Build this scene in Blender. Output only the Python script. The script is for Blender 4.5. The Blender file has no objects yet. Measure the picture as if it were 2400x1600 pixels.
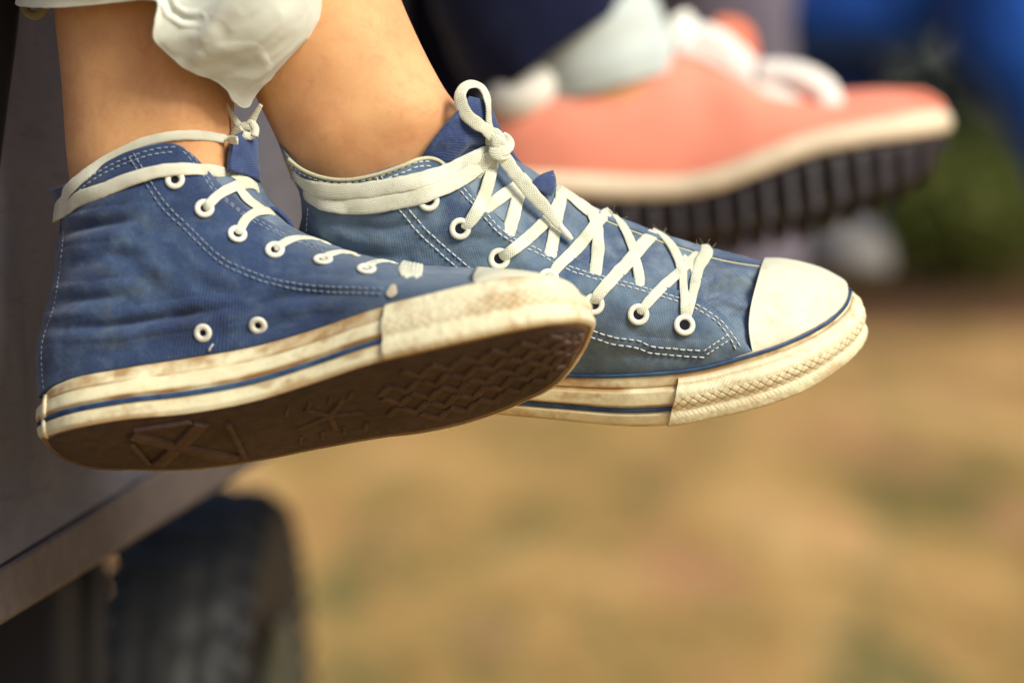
import bpy, math, random
import numpy as np
from mathutils import Vector, Matrix
from mathutils.bvhtree import BVHTree

random.seed(7)
np.random.seed(7)
scene = bpy.context.scene
col = scene.collection

# ------------------------------------------------------------------ camera
D = 1390.0            # mm from the lens to the middle of the near shoe
F = 100 / 36 * 2400.0  # focal length in photo pixels (photo 2400 x 1600)
CAM_H = 0.80
PITCH = math.atan(450 / F)
cam_data = bpy.data.cameras.new('camera')
cam_data.lens = 100
cam_data.sensor_width = 36
cam_data.clip_start = 0.05
cam_data.clip_end = 500
cam_data.dof.use_dof = True
cam_data.dof.focus_distance = 1.415
cam_data.dof.aperture_fstop = 2.6
cam_data.dof.aperture_blades = 9
cam_ob = bpy.data.objects.new('camera', cam_data)
col.objects.link(cam_ob)
CAM_M = Matrix.Translation((0, 0, CAM_H)) @ Matrix.Rotation(math.pi / 2 - PITCH, 4, 'X')
cam_ob.matrix_world = CAM_M
scene.camera = cam_ob
scene.render.resolution_x, scene.render.resolution_y = 1024, 682
scene.render.engine = 'CYCLES'
scene.cycles.use_denoising = True
scene.cycles.max_bounces = 6
scene.cycles.use_adaptive_sampling = False

# ------------------------------------------------------------------ light
SUN_DIR = Vector((0.70, -0.62, 0.80)).normalized()   # towards the sun
el = math.asin(SUN_DIR.z)
az = math.atan2(SUN_DIR.x, SUN_DIR.y)
world = bpy.data.worlds.new('World')
scene.world = world
world.use_nodes = True
wn = world.node_tree.nodes
wl = world.node_tree.links
wn.clear()
sky = wn.new('ShaderNodeTexSky')
sky.sky_type = 'NISHITA'
sky.sun_disc = False
sky.sun_elevation = el
sky.sun_rotation = az
sky.air_density = 1.0
sky.dust_density = 2.5
bg = wn.new('ShaderNodeBackground')
bg.inputs['Strength'].default_value = 0.115
wo = wn.new('ShaderNodeOutputWorld')
wl.new(sky.outputs[0], bg.inputs['Color'])
wl.new(bg.outputs[0], wo.inputs['Surface'])
sun_data = bpy.data.lights.new('sun', 'SUN')
sun_data.energy = 3.7
sun_data.angle = math.radians(24)
sun_data.color = (1.0, 0.97, 0.84)
sun = bpy.data.objects.new('sun', sun_data)
col.objects.link(sun)
sun.rotation_euler = SUN_DIR.to_track_quat('Z', 'Y').to_euler()
scene.view_settings.view_transform = 'Standard'
scene.view_settings.look = 'None'
scene.view_settings.exposure = 0.0
scene.view_settings.gamma = 1.0
scene.view_settings.use_curve_mapping = False

# ------------------------------------------------------------------ maths
_M = np.array(CAM_M)


def cam(px, py, d):
    """photo pixel + mm towards the lens -> mm in the camera-aligned frame"""
    px, py, d = np.broadcast_arrays(np.asarray(px, float), np.asarray(py, float), np.asarray(d, float))
    dep = D - d
    return np.stack([(px - 1200) / F * dep, -(py - 800) / F * dep, d], -1)


def px_of(Q):
    dep = D - Q[..., 2]
    return 1200 + Q[..., 0] / dep * F, 800 - Q[..., 1] / dep * F


def W(Q):
    """camera-aligned mm -> world metres"""
    Q = np.asarray(Q, float).reshape(-1, 3)
    L = np.stack([Q[:, 0], Q[:, 1], Q[:, 2] - D], -1) / 1000.0
    return L @ _M[:3, :3].T + _M[:3, 3]


def Wv(Q):
    """direction"""
    return np.asarray(Q, float) @ _M[:3, :3].T


def hermite(P, k, q):
    P = np.asarray(P, float)
    k = np.asarray(k, float)
    q = np.clip(np.asarray(q, float), k[0], k[-1])
    n = len(k)
    h = np.diff(k)
    sh = (n - 1,) + (1,) * (P.ndim - 1)
    dl = np.diff(P, axis=0) / h.reshape(sh)
    m = np.zeros_like(P)
    if n == 2:
        m[:] = dl[0]
    else:
        w = (h[1:] / (h[:-1] + h[1:])).reshape((n - 2,) + (1,) * (P.ndim - 1))
        m[1:-1] = dl[:-1] * w + dl[1:] * (1 - w)
        m[0] = 1.5 * dl[0] - 0.5 * m[1]
        m[-1] = 1.5 * dl[-1] - 0.5 * m[-2]
    i = np.clip(np.searchsorted(k, q, side='right') - 1, 0, n - 2)
    hh = h[i]
    t = (q - k[i]) / hh
    ex = (len(q),) + (1,) * (P.ndim - 1)
    t, hh = t.reshape(ex), hh.reshape(ex)
    return ((2 * t**3 - 3 * t**2 + 1) * P[i] + (t**3 - 2 * t**2 + t) * hh * m[i]
            + (-2 * t**3 + 3 * t**2) * P[i + 1] + (t**3 - t**2) * hh * m[i + 1])


def knots(P):
    d = np.sqrt((np.diff(P, axis=0)**2).reshape(len(P) - 1, -1).mean(1)) ** 0.75 + 1e-6
    return np.concatenate([[0], np.cumsum(d)])


def curve(P, n):
    P = np.asarray(P, float)
    k = knots(P)
    return hermite(P, k, np.linspace(0, k[-1], n))


def arc(P, step=None, n=None):
    """even resampling of a polyline"""
    s = np.concatenate([[0], np.cumsum(np.linalg.norm(np.diff(P, axis=0), axis=1))])
    if n is None:
        n = max(2, int(s[-1] / step) + 1)
    q = np.linspace(0, s[-1], n)
    return np.stack([np.interp(q, s, P[:, i]) for i in range(P.shape[1])], -1)


def net(G, nv, nu):
    G = np.asarray(G, float)
    kv, ku = knots(G), knots(np.swapaxes(G, 0, 1))
    A = hermite(G, kv, np.linspace(0, kv[-1], nv))
    B = hermite(np.swapaxes(A, 0, 1), ku, np.linspace(0, ku[-1], nu))
    return np.swapaxes(B, 0, 1)


def _hash(i, j, k):
    v = np.sin(i * 127.1 + j * 311.7 + k * 74.7) * 43758.5453
    return v - np.floor(v)


def vnoise(P):
    P = np.asarray(P, float)
    I = np.floor(P)
    f = P - I
    f = f * f * (3 - 2 * f)
    r = 0
    for a in (0, 1):
        for b in (0, 1):
            for c in (0, 1):
                w = (f[..., 0] if a else 1 - f[..., 0]) * (f[..., 1] if b else 1 - f[..., 1]) * (f[..., 2] if c else 1 - f[..., 2])
                r = r + w * _hash(I[..., 0] + a, I[..., 1] + b, I[..., 2] + c)
    return r * 2 - 1


def fbm(P, o=3):
    r, a, P = 0, 1.0, np.asarray(P, float)
    for _ in range(o):
        r = r + a * vnoise(P)
        P = P * 2.03 + 17.3
        a *= 0.5
    return r


def grid_normals(G):
    du = np.gradient(G, axis=1)
    dv = np.gradient(G, axis=0)
    n = np.cross(du, dv)
    l = np.linalg.norm(n, axis=-1, keepdims=True)
    return n / np.maximum(l, 1e-9)


def seg_dist(X, Y, poly):
    poly = np.asarray(poly, float)
    best = np.full(X.shape, 1e9)
    for a, b in zip(poly[:-1], poly[1:]):
        ab = b - a
        t = np.clip(((X - a[0]) * ab[0] + (Y - a[1]) * ab[1]) / (ab @ ab + 1e-9), 0, 1)
        best = np.minimum(best, np.hypot(X - a[0] - t * ab[0], Y - a[1] - t * ab[1]))
    return best


def grid_faces(nv, nu, cu=False, cv=False, off=0):
    f = []
    for i in range(nv if cv else nv - 1):
        for j in range(nu if cu else nu - 1):
            i2, j2 = (i + 1) % nv, (j + 1) % nu
            f.append((off + i * nu + j, off + i * nu + j2, off + i2 * nu + j2, off + i2 * nu + j))
    return f


# ------------------------------------------------------------------ object helpers
def empty(name, loc, label, cat, group=None):
    o = bpy.data.objects.new(name, None)
    col.objects.link(o)
    o.location = loc
    o.empty_display_size = 0.05
    o['label'] = label
    o['category'] = cat
    if group:
        o['group'] = group
    return o


def base_of(o):
    b = Vector((0, 0, 0))
    while o is not None:
        b += o.location
        o = o.parent
    return b


def obj_w(name, V, faces, mat, parent=None, uv=None, smooth=True, kind=None, label=None, dirt=None):
    """mesh object from world-space vertices"""
    V = np.asarray(V, float)
    if parent is not None:
        V = V - np.array(base_of(parent))
    me = bpy.data.meshes.new(name)
    me.from_pydata(V.tolist(), [], [tuple(int(x) for x in f) for f in faces])
    if mat:
        me.materials.append(mat)
    if smooth:
        me.polygons.foreach_set('use_smooth', [True] * len(me.polygons))
    if uv is not None:
        uv = np.asarray(uv, float).reshape(-1, 2)
        lay = me.uv_layers.new(name='UVMap')
        li = np.zeros(len(me.loops), dtype=np.int32)
        me.loops.foreach_get('vertex_index', li)
        lay.data.foreach_set('uv', uv[li].ravel())
    if dirt is not None:
        at = me.attributes.new('dirt', 'FLOAT', 'POINT')
        at.data.foreach_set('value', np.clip(np.asarray(dirt, np.float32).ravel(), 0, 1))
    me.update()
    o = bpy.data.objects.new(name, me)
    col.objects.link(o)
    if parent is not None:
        o.parent = parent
    if kind:
        o['kind'] = kind
    if label:
        o['label'] = label
    return o


def obj(name, Q, faces, mat, parent=None, **kw):
    return obj_w(name, W(Q), faces, mat, parent, **kw)


def solidify(o, th, offset=-1.0):
    m = o.modifiers.new('thickness', 'SOLIDIFY')
    m.thickness = th / 1000.0
    m.offset = offset
    m.use_even_offset = False
    return o


def grid_uv(G):
    """arc-length uv in mm"""
    du = np.linalg.norm(np.diff(G, axis=1), axis=-1).mean(0)
    dv = np.linalg.norm(np.diff(G, axis=0), axis=-1).mean(1)
    u = np.concatenate([[0], np.cumsum(du)])
    v = np.concatenate([[0], np.cumsum(dv)])
    U, V = np.meshgrid(u, v)
    return np.stack([U, V], -1)


def ribbon(path, normals, width, thick, nseg=10, flat=3.0, wob=0.0):
    """flat woven lace along a path: verts, faces, uv"""
    path = np.asarray(path, float)
    n = len(path)
    T = np.gradient(path, axis=0)
    T /= np.maximum(np.linalg.norm(T, axis=1, keepdims=True), 1e-9)
    N = np.asarray(normals, float)
    N = N - (N * T).sum(1, keepdims=True) * T
    N /= np.maximum(np.linalg.norm(N, axis=1, keepdims=True), 1e-9)
    B = np.cross(T, N)
    width = np.broadcast_to(np.asarray(width, float), (n,))
    thick = np.broadcast_to(np.asarray(thick, float), (n,))
    th = np.linspace(0, 2 * math.pi, nseg, endpoint=False)
    c, s = np.cos(th), np.sin(th)
    a = np.sign(c) * np.abs(c) ** (2 / flat)
    b = np.sign(s) * np.abs(s) ** (2 / 2.2)
    wv = 1 + wob * vnoise(np.stack([path[:, 0] * .35, path[:, 1] * .35, np.zeros(n)], -1))
    V = (path[:, None] + B[:, None] * (a[None, :, None] * (width * wv)[:, None, None] / 2)
         + N[:, None] * (b[None, :, None] * thick[:, None, None] / 2))
    L = np.concatenate([[0], np.cumsum(np.linalg.norm(np.diff(path, axis=0), axis=1))])
    uv = np.stack([np.broadcast_to(L[:, None], (n, nseg)), a[None] * width[:, None] / 2], -1)
    f = grid_faces(n, nseg, cu=True)
    f.append(tuple(range(nseg - 1, -1, -1)))
    f.append(tuple((n - 1) * nseg + i for i in range(nseg)))
    return V.reshape(-1, 3), f, uv.reshape(-1, 2)


def tube(path, r, nseg=8, caps=True):
    path = np.asarray(path, float)
    n = len(path)
    T = np.gradient(path, axis=0)
    T /= np.maximum(np.linalg.norm(T, axis=1, keepdims=True), 1e-9)
    ref = np.array([0.13, 0.21, 1.0])
    N = ref - (T @ ref)[:, None] * T
    N /= np.linalg.norm(N, axis=1, keepdims=True)
    B = np.cross(T, N)
    r = np.broadcast_to(np.asarray(r, float), (n,))
    th = np.linspace(0, 2 * math.pi, nseg, endpoint=False)
    V = path[:, None] + r[:, None, None] * (N[:, None] * np.cos(th)[None, :, None] + B[:, None] * np.sin(th)[None, :, None])
    f = grid_faces(n, nseg, cu=True)
    if caps:
        f.append(tuple(range(nseg - 1, -1, -1)))
        f.append(tuple((n - 1) * nseg + i for i in range(nseg)))
    return V.reshape(-1, 3), f


class Bag:
    def __init__(self):
        self.V, self.F, self.U, self.n = [], [], [], 0

    def add(self, V, F, U=None):
        V = np.asarray(V, float).reshape(-1, 3)
        self.V.append(V)
        self.F += [tuple(i + self.n for i in f) for f in F]
        self.U.append(np.zeros((len(V), 2)) if U is None else np.asarray(U, float).reshape(-1, 2))
        self.n += len(V)

    def obj(self, name, mat, parent=None, **kw):
        return obj(name, np.concatenate(self.V), self.F, mat, parent, uv=np.concatenate(self.U), **kw)


# ------------------------------------------------------------------ materials
def srgb(r, g, b):
    def f(c):
        c /= 255.0
        return c / 12.92 if c <= 0.04045 else ((c + 0.055) / 1.055) ** 2.4
    return (f(r), f(g), f(b), 1)


class NT:
    def __init__(self, name):
        self.m = bpy.data.materials.new(name)
        self.m.use_nodes = True
        self.t = self.m.node_tree
        self.t.nodes.clear()
        self.out = self.t.nodes.new('ShaderNodeOutputMaterial')
        self.b = self.t.nodes.new('ShaderNodeBsdfPrincipled')
        self.t.links.new(self.b.outputs[0], self.out.inputs['Surface'])
        self.tc = self.t.nodes.new('ShaderNodeTexCoord')

    def link(self, a, b):
        self.t.links.new(a, b)

    def setv(self, sock, v):
        if hasattr(v, 'is_linked'):
            self.link(v, sock)
        else:
            sock.default_value = v

    def coord(self, kind='Object', scale=(1, 1, 1), rot=(0, 0, 0)):
        mp = self.t.nodes.new('ShaderNodeMapping')
        self.link(self.tc.outputs[kind], mp.inputs['Vector'])
        mp.inputs['Scale'].default_value = scale
        mp.inputs['Rotation'].default_value = rot
        return mp.outputs[0]

    def noise(self, vec, scale, detail=3, rough=0.55, dist=0.0):
        n = self.t.nodes.new('ShaderNodeTexNoise')
        self.link(vec, n.inputs['Vector'])
        n.inputs['Scale'].default_value = scale
        n.inputs['Detail'].default_value = detail
        n.inputs['Roughness'].default_value = rough
        n.inputs['Distortion'].default_value = dist
        return n.outputs['Fac']

    def wave(self, vec, scale, dist=0.0, direction='X', dscale=1.0):
        n = self.t.nodes.new('ShaderNodeTexWave')
        n.bands_direction = direction
        self.link(vec, n.inputs['Vector'])
        n.inputs['Scale'].default_value = scale
        n.inputs['Distortion'].default_value = dist
        n.inputs['Detail Scale'].default_value = dscale
        return n.outputs['Fac']

    def ramp(self, fac, stops, interp='LINEAR'):
        r = self.t.nodes.new('ShaderNodeValToRGB')
        r.color_ramp.interpolation = interp
        e = r.color_ramp.elements
        while len(e) < len(stops):
            e.new(0.5)
        for i, (p, c) in enumerate(stops):
            e[i].position = p
            e[i].color = c if len(c) == 4 else (*c, 1)
        self.link(fac, r.inputs[0])
        return r.outputs[0]

    def rampv(self, fac, a, b):
        return self.ramp(fac, [(a, (0, 0, 0, 1)), (b, (1, 1, 1, 1))])

    def mix(self, fac, a, b, mode='MIX'):
        n = self.t.nodes.new('ShaderNodeMix')
        n.data_type = 'RGBA'
        n.blend_type = mode
        self.setv(n.inputs[0], fac)
        self.setv(n.inputs[6], a)
        self.setv(n.inputs[7], b)
        return n.outputs[2]

    def math(self, op, a, b=0.0, c=0.0):
        n = self.t.nodes.new('ShaderNodeMath')
        n.operation = op
        self.setv(n.inputs[0], a)
        self.setv(n.inputs[1], b)
        self.setv(n.inputs[2], c)
        return n.outputs[0]

    def sep(self, vec):
        n = self.t.nodes.new('ShaderNodeSeparateXYZ')
        self.link(vec, n.inputs[0])
        return n.outputs

    def bump(self, h, strength=0.3, dist=0.001, prev=None):
        n = self.t.nodes.new('ShaderNodeBump')
        n.inputs['Strength'].default_value = strength
        n.inputs['Distance'].default_value = dist
        self.link(h, n.inputs['Height'])
        if prev is not None:
            self.link(prev, n.inputs['Normal'])
        return n.outputs[0]

    def done(self, color=None, rough=0.8, normal=None, spec=0.3, sheen=0.0, sss=0.0, sss_r=(1, .35, .2), sss_scale=0.004, metallic=0.0):
        b = self.b
        if color is not None:
            self.setv(b.inputs['Base Color'], color)
        self.setv(b.inputs['Roughness'], rough)
        b.inputs['Specular IOR Level'].default_value = spec
        b.inputs['Sheen Weight'].default_value = sheen
        b.inputs['Sheen Roughness'].default_value = 0.5
        b.inputs['Metallic'].default_value = metallic
        if sss:
            b.inputs['Subsurface Weight'].default_value = sss
            b.inputs['Subsurface Radius'].default_value = sss_r
            b.inputs['Subsurface Scale'].default_value = sss_scale
        if normal is not None:
            self.link(normal, b.inputs['Normal'])
        return self.m


def canvas_mat(name, dark, mid, worn, stain, worn_lo=0.45, worn_hi=0.75, period=1.25, fade=None):
    t = NT(name)
    uv = t.coord('UV')
    ob = t.coord('Object')
    tw = t.wave(t.coord('UV', rot=(0, 0, 0.28)), 0.314 / period, 0.6, 'X', 3.0)
    tw2 = t.wave(uv, 0.314 / (period * 0.8), 0.5, 'Y', 3.0)
    weave = t.math('ADD', t.math('MULTIPLY', tw, 0.75), t.math('MULTIPLY', tw2, 0.3))
    big = t.noise(ob, 22, 4, 0.6, 0.6)
    med = t.noise(ob, 90, 4, 0.65)
    fine = t.noise(ob, 900, 2, 0.6)
    c = t.mix(t.rampv(big, 0.35, 0.65), dark, mid)
    c = t.mix(t.math('MULTIPLY', t.rampv(t.math('ADD', t.math('MULTIPLY', big, .5), t.math('MULTIPLY', med, .5)), worn_lo, worn_hi), 0.8), c, worn)
    if fade:
        ux = t.sep(uv)[0]
        ff = t.math('MULTIPLY', t.math('ADD', t.math('MULTIPLY', ux, .01), t.math('MULTIPLY', med, .9)), .3)
        c = t.mix(t.math('MULTIPLY', t.rampv(ff, fade[0], fade[1]), fade[3]), c, fade[2])
    st = t.noise(t.coord('Object', (1, 1, 1.6)), 35, 3, 0.6, 1.2)
    c = t.mix(t.math('MULTIPLY', t.rampv(st, 0.54, 0.72), 0.55), c, stain)
    c = t.mix(t.math('MULTIPLY', t.rampv(weave, 0.5, 1.0), 0.26), c, worn)
    c = t.mix(t.math('MULTIPLY', t.rampv(fine, 0.5, 0.8), 0.18), c, worn)
    nb = t.bump(weave, 0.24, 0.0004)
    nb = t.bump(med, 0.35, 0.0025, nb)
    return t.done(c, 0.92, nb, 0.15, 0.25)


def lace_mat(name, base, shade):
    t = NT(name)
    uvr = t.coord('UV')
    x, y, z = t.sep(uvr)
    # herringbone: diagonal ribs that meet on the middle of the lace
    v = t.math('ABSOLUTE', y)
    ph = t.math('ADD', t.math('MULTIPLY', x, 5.2), t.math('MULTIPLY', v, 4.6))
    rib = t.math('SINE', ph)
    rib2 = t.math('SINE', t.math('MULTIPLY', y, 7.5))
    w = t.math('ADD', t.math('MULTIPLY', rib, 0.35), t.math('MULTIPLY', rib2, 0.2))
    ob = t.coord('Object')
    n1 = t.noise(ob, 60, 4, .6)
    n2 = t.noise(ob, 1500, 2, .6)
    c = t.mix(t.rampv(n1, .42, .72), base, shade)
    c = t.mix(t.math('MULTIPLY', t.rampv(rib, -1, 0.2), 0.0), c, shade)
    c = t.mix(t.math('MULTIPLY', t.math('SUBTRACT', 1.0, t.rampv(w, -.45, -.05)), 0.45), c, shade)
    c = t.mix(t.math('MULTIPLY', t.rampv(n2, .5, .75), .35), c, shade)
    g_ = t.noise(ob, 140, 4, .65)
    c = t.mix(t.math('MULTIPLY', t.rampv(g_, .55, .75), .3), c, srgb(172, 166, 132))
    nb = t.bump(t.math('ADD', w, t.math('MULTIPLY', n2, .7)), 0.6, 0.0006)
    return t.done(c, 0.9, nb, 0.12, 0.3)


def rubber_mat(name, base, dirt, dirt2, lines=(), amount=0.5):
    """aged cream rubber; uv.y runs 0..1 over the height, dirt gathers along LINES"""
    t = NT(name)
    uv = t.coord('UV')
    x, y, z = t.sep(uv)
    ob = t.coord('Object')
    strk = t.noise(t.coord('UV', (0.035, 3.0, 1)), 1.0, 4, .65, .4)
    n1 = t.noise(ob, 70, 5, .65, .5)
    n2 = t.noise(ob, 500, 3, .6)
    c = t.mix(t.math('MULTIPLY', t.rampv(strk, .46, .68), amount), base, dirt)
    c = t.mix(t.math('MULTIPLY', t.rampv(n1, .52, .74), amount), c, dirt2)
    at = t.t.nodes.new('ShaderNodeAttribute')
    at.attribute_name = 'dirt'
    c = t.mix(at.outputs['Fac'], c, dirt2)
    for pos, wid, st in lines:
        g = t.math('ABSOLUTE', t.math('SUBTRACT', y, pos))
        g = t.math('SUBTRACT', 1.0, t.math('SMOOTH_MIN', t.math('DIVIDE', g, wid), 1.0, 0.3))
        g = t.math('MULTIPLY', g, t.rampv(n1, .3, .6))
        c = t.mix(t.math('MULTIPLY', t.math('MAXIMUM', g, 0.0), st), c, dirt2)
    c = t.mix(t.math('MULTIPLY', t.rampv(n2, .6, .8), .25), c, dirt2)
    nb = t.bump(n2, 0.18, 0.0006)
    nb = t.bump(n1, 0.25, 0.0015, nb)
    return t.done(c, t.ramp(n1, [(.3, (.42, .42, .42, 1)), (.7, (.7, .7, .7, 1))]), nb, 0.35, 0, 0.0)


def plain(name, c, rough=0.7, nscale=200, var=0.25, c2=None, bump=0.2, dist=0.001, spec=0.3, sheen=0.0, metallic=0.0):
    t = NT(name)
    ob = t.coord('Object')
    n = t.noise(ob, nscale, 4, .6)
    n2 = t.noise(ob, nscale * 0.13, 3, .6)
    c2 = c2 or tuple(x * (1 - var) for x in c[:3]) + (1,)
    cc = t.mix(t.rampv(t.math('ADD', t.math('MULTIPLY', n, .5), t.math('MULTIPLY', n2, .5)), .38, .64), c, c2)
    return t.done(cc, rough, t.bump(n, bump, dist), spec, sheen, metallic=metallic)


def skin_mat(name, base, red):
    t = NT(name)
    ob = t.coord('Object')
    n1 = t.noise(ob, 28, 4, .6, .4)
    n2 = t.noise(ob, 600, 3, .6)
    vor = t.t.nodes.new('ShaderNodeTexVoronoi')
    t.link(ob, vor.inputs['Vector'])
    vor.inputs['Scale'].default_value = 1400
    c = t.mix(t.math('MULTIPLY', t.rampv(n1, .36, .7), .7), base, red)
    n4 = t.noise(ob, 110, 4, .65, .5)
    c = t.mix(t.math('MULTIPLY', t.rampv(n4, .46, .72), .3), c, srgb(192, 112, 80))
    n5 = t.noise(ob, 320, 2, .5)
    c = t.mix(t.math('MULTIPLY', t.rampv(n5, .68, .76), .13), c, srgb(150, 96, 66))
    c = t.mix(t.math('MULTIPLY', t.rampv(n2, .5, .75), .18), c, red)
    nb = t.bump(vor.outputs['Distance'], 0.06, 0.0004)
    nb = t.bump(n2, 0.05, 0.0006, nb)
    return t.done(c, 0.58, nb, 0.22, 0.05, 0.25, (1, .32, .18), 0.005)


M_CANV_A = canvas_mat('canvas_blue', srgb(35, 49, 86), srgb(51, 72, 110), srgb(100, 121, 144), srgb(78, 88, 92), 0.5, 0.8, fade=(.54, .78, srgb(92, 110, 128), .8))
M_CANV_B = canvas_mat('canvas_blue_faded', srgb(50, 67, 98), srgb(78, 99, 125), srgb(122, 140, 152), srgb(88, 96, 98), 0.42, 0.72)
M_VAMP = canvas_mat('canvas_vamp', srgb(62, 79, 110), srgb(92, 111, 136), srgb(138, 153, 162), srgb(112, 118, 110), 0.42, 0.7)
M_TONGUE = canvas_mat('canvas_tongue', srgb(40, 54, 98), srgb(64, 82, 126), srgb(104, 120, 150), srgb(62, 74, 100), 0.5, 0.8)
M_LACE = lace_mat('lace_cotton', srgb(236, 236, 218), srgb(206, 205, 178))
M_STITCH_A = plain('stitch_thread_worn', srgb(150, 166, 186), 0.9, 900, .3)
M_STITCH = plain('stitch_thread', srgb(214, 220, 220), 0.85, 900, .2)
M_EYE = plain('eyelet_enamel', srgb(232, 231, 214), 0.38, 300, .12, spec=0.5, bump=.08)
M_HOLE = plain('eyelet_dark', (0.006, 0.007, 0.016, 1), 0.9)
M_FOX = rubber_mat('foxing_rubber', srgb(238, 231, 194), srgb(216, 188, 128), srgb(164, 120, 66),
                   (), 0.35)
M_BUMP = rubber_mat('bumper_rubber', srgb(234, 227, 192), srgb(218, 194, 142), srgb(172, 124, 70), (), 0.3)
M_CAP = rubber_mat('toe_cap_rubber', srgb(220, 217, 194), srgb(208, 198, 162), srgb(178, 158, 114), (), 0.42)
M_STRIPE = plain('stripe_blue', srgb(32, 52, 96), 0.5, 150, .3, srgb(62, 96, 130), spec=.4)
M_OUT = plain('outsole_brown', srgb(84, 69, 64), 0.8, 160, .3, srgb(64, 52, 47), .5, .002)
M_OUT2 = plain('outsole_lug', srgb(98, 79, 71), 0.8, 160, .3, srgb(74, 58, 51), .4, .002)
M_RIM = plain('outsole_rim', srgb(150, 124, 96), .8, 160, .3)
M_SKIN_A = skin_mat('skin', srgb(228, 178, 126), srgb(208, 140, 96))


def cloth_mat(name, a, b, sc=1100):
    t = NT(name)
    ob = t.coord('Object')
    n1 = t.noise(ob, 18, 4, .6, .3)
    n2 = t.noise(ob, sc, 2, .6)
    n3 = t.noise(ob, 45, 2, .5)
    c = t.mix(t.rampv(n1, .4, .7), a, b)
    c = t.mix(t.math('MULTIPLY', t.rampv(n3, .68, .78), .28), c, srgb(176, 164, 134))
    wv = t.math('ADD', t.wave(t.coord('Object', rot=(0, .3, .2)), 420, 1.0, 'X', 4), t.wave(t.coord('Object', rot=(.2, .3, 0)), 420, 1.0, 'Z', 4))
    n2 = t.math('ADD', n2, t.math('MULTIPLY', wv, .4))
    return t.done(c, 0.92, t.bump(n3, .12, .003, t.bump(n2, .15, .0005)), .12, .3)


M_TROUS = cloth_mat('trouser_cotton', srgb(226, 229, 216), srgb(206, 211, 198))

# ------------------------------------------------------------------ ground
def ground_mat():
    t = NT('ground_earth')
    ob = t.coord('Object')
    oy = t.coord('Object', (1, .22, 1))
    a = t.noise(oy, 2.4, 3, .55, .3)
    b = t.noise(t.coord('Object', (1, .2, 1), (0, 0, .2)), 3.4, 3, .55, .6)
    d = t.noise(ob, 40, 4, .6)
    e = t.noise(t.coord('Object', (1.0, .22, 1), (0, 0, -.15)), 2.8, 2, .5)
    c = t.ramp(a, [(.30, srgb(112, 100, 54)), (.43, srgb(166, 134, 78)), (.54, srgb(186, 148, 88)), (.64, srgb(220, 176, 116)), (.76, srgb(200, 142, 96))])  # dry grass and sand patches; dappled light put into their contrast too
    c = t.mix(t.math('MULTIPLY', t.rampv(b, .52, .64), .85), c, srgb(112, 108, 62))
    c = t.mix(t.math('MULTIPLY', t.rampv(e, .56, .68), .85), c, srgb(196, 142, 102))
    c = t.mix(t.math('MULTIPLY', t.rampv(d, .5, .75), .4), c, srgb(98, 78, 48))
    return t.done(c, 0.95, t.bump(d, .6, .02), .1)


gs = 60
gv = [(-gs, -gs, 0), (gs, -gs, 0), (gs, gs, 0), (-gs, gs, 0)]
g = obj_w('ground', gv, [(0, 1, 2, 3)], ground_mat())
g['kind'] = 'structure'


far_shade = obj_w('shade_strip', [(-40, 12.6, .004), (0, 13.4, .004), (1.5, 12.2, .004), (3, 13.0, .004), (40, 12.4, .004), (40, 50, .004), (-40, 50, .004)], [(0, 1, 2, 3, 4, 5, 6)],  # dark brown sheet: shade under the far trees put in as colour
             plain('shade_brown', srgb(120, 86, 58), .95, 3, .4, srgb(84, 62, 44), .5, .02, .1))
far_shade['kind'] = 'structure'


def leaf_quads(P, size, rng, up=0.5):
    """bent leaf-shaped quads around points P"""
    V, Fc = [], []
    n = len(P)
    ang = rng.uniform(0, 2 * math.pi, n)
    el_ = rng.uniform(-1, 1, n) * up
    roll = rng.uniform(-1, 1, n) * up
    s = size * rng.uniform(.6, 1.4, n)
    for i in range(n):
        d = np.array([math.cos(ang[i]) * math.cos(el_[i]), math.sin(ang[i]) * math.cos(el_[i]), math.sin(el_[i])])
        sd = np.array([-math.sin(ang[i]), math.cos(ang[i]), roll[i]])
        sd /= np.linalg.norm(sd)
        nn = np.cross(d, sd)
        p = P[i]
        k = len(V)
        V += [p - d * s[i] * .5, p + sd * s[i] * .28 + nn * s[i] * .06, p + d * s[i] * .5, p - sd * s[i] * .28 + nn * s[i] * .06]
        Fc += [(k, k + 1, k + 2), (k, k + 2, k + 3)]
    return np.array(V), Fc


def leaf_mat(name, cols):
    t = NT(name)
    ob = t.coord('Object')
    n = t.noise(ob, 3.0, 3, .6)
    n2 = t.noise(ob, 30, 2, .6)
    f = t.math('ADD', t.math('MULTIPLY', n, .6), t.math('MULTIPLY', n2, .4))
    k = len(cols)
    c = t.ramp(f, [(.3 + .4 * i / max(1, k - 1), q) for i, q in enumerate(cols)])
    return t.done(c, .7, None, .25)


rng = np.random.default_rng(3)
n = 2200
yy = 2.5 + 11 * rng.random(n) ** 1.3
xx = (rng.random(n) - .45) * (1.0 + yy * .55)
P = np.stack([xx, yy, np.full(n, .012)], -1)
V, Fc = leaf_quads(P, .045, rng, .35)
o = obj_w('leaf_litter', V, Fc, leaf_mat('dry_leaf', [srgb(128, 92, 48), srgb(196, 150, 92), srgb(206, 132, 88), srgb(120, 116, 60)]))
o['kind'] = 'stuff'

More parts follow.
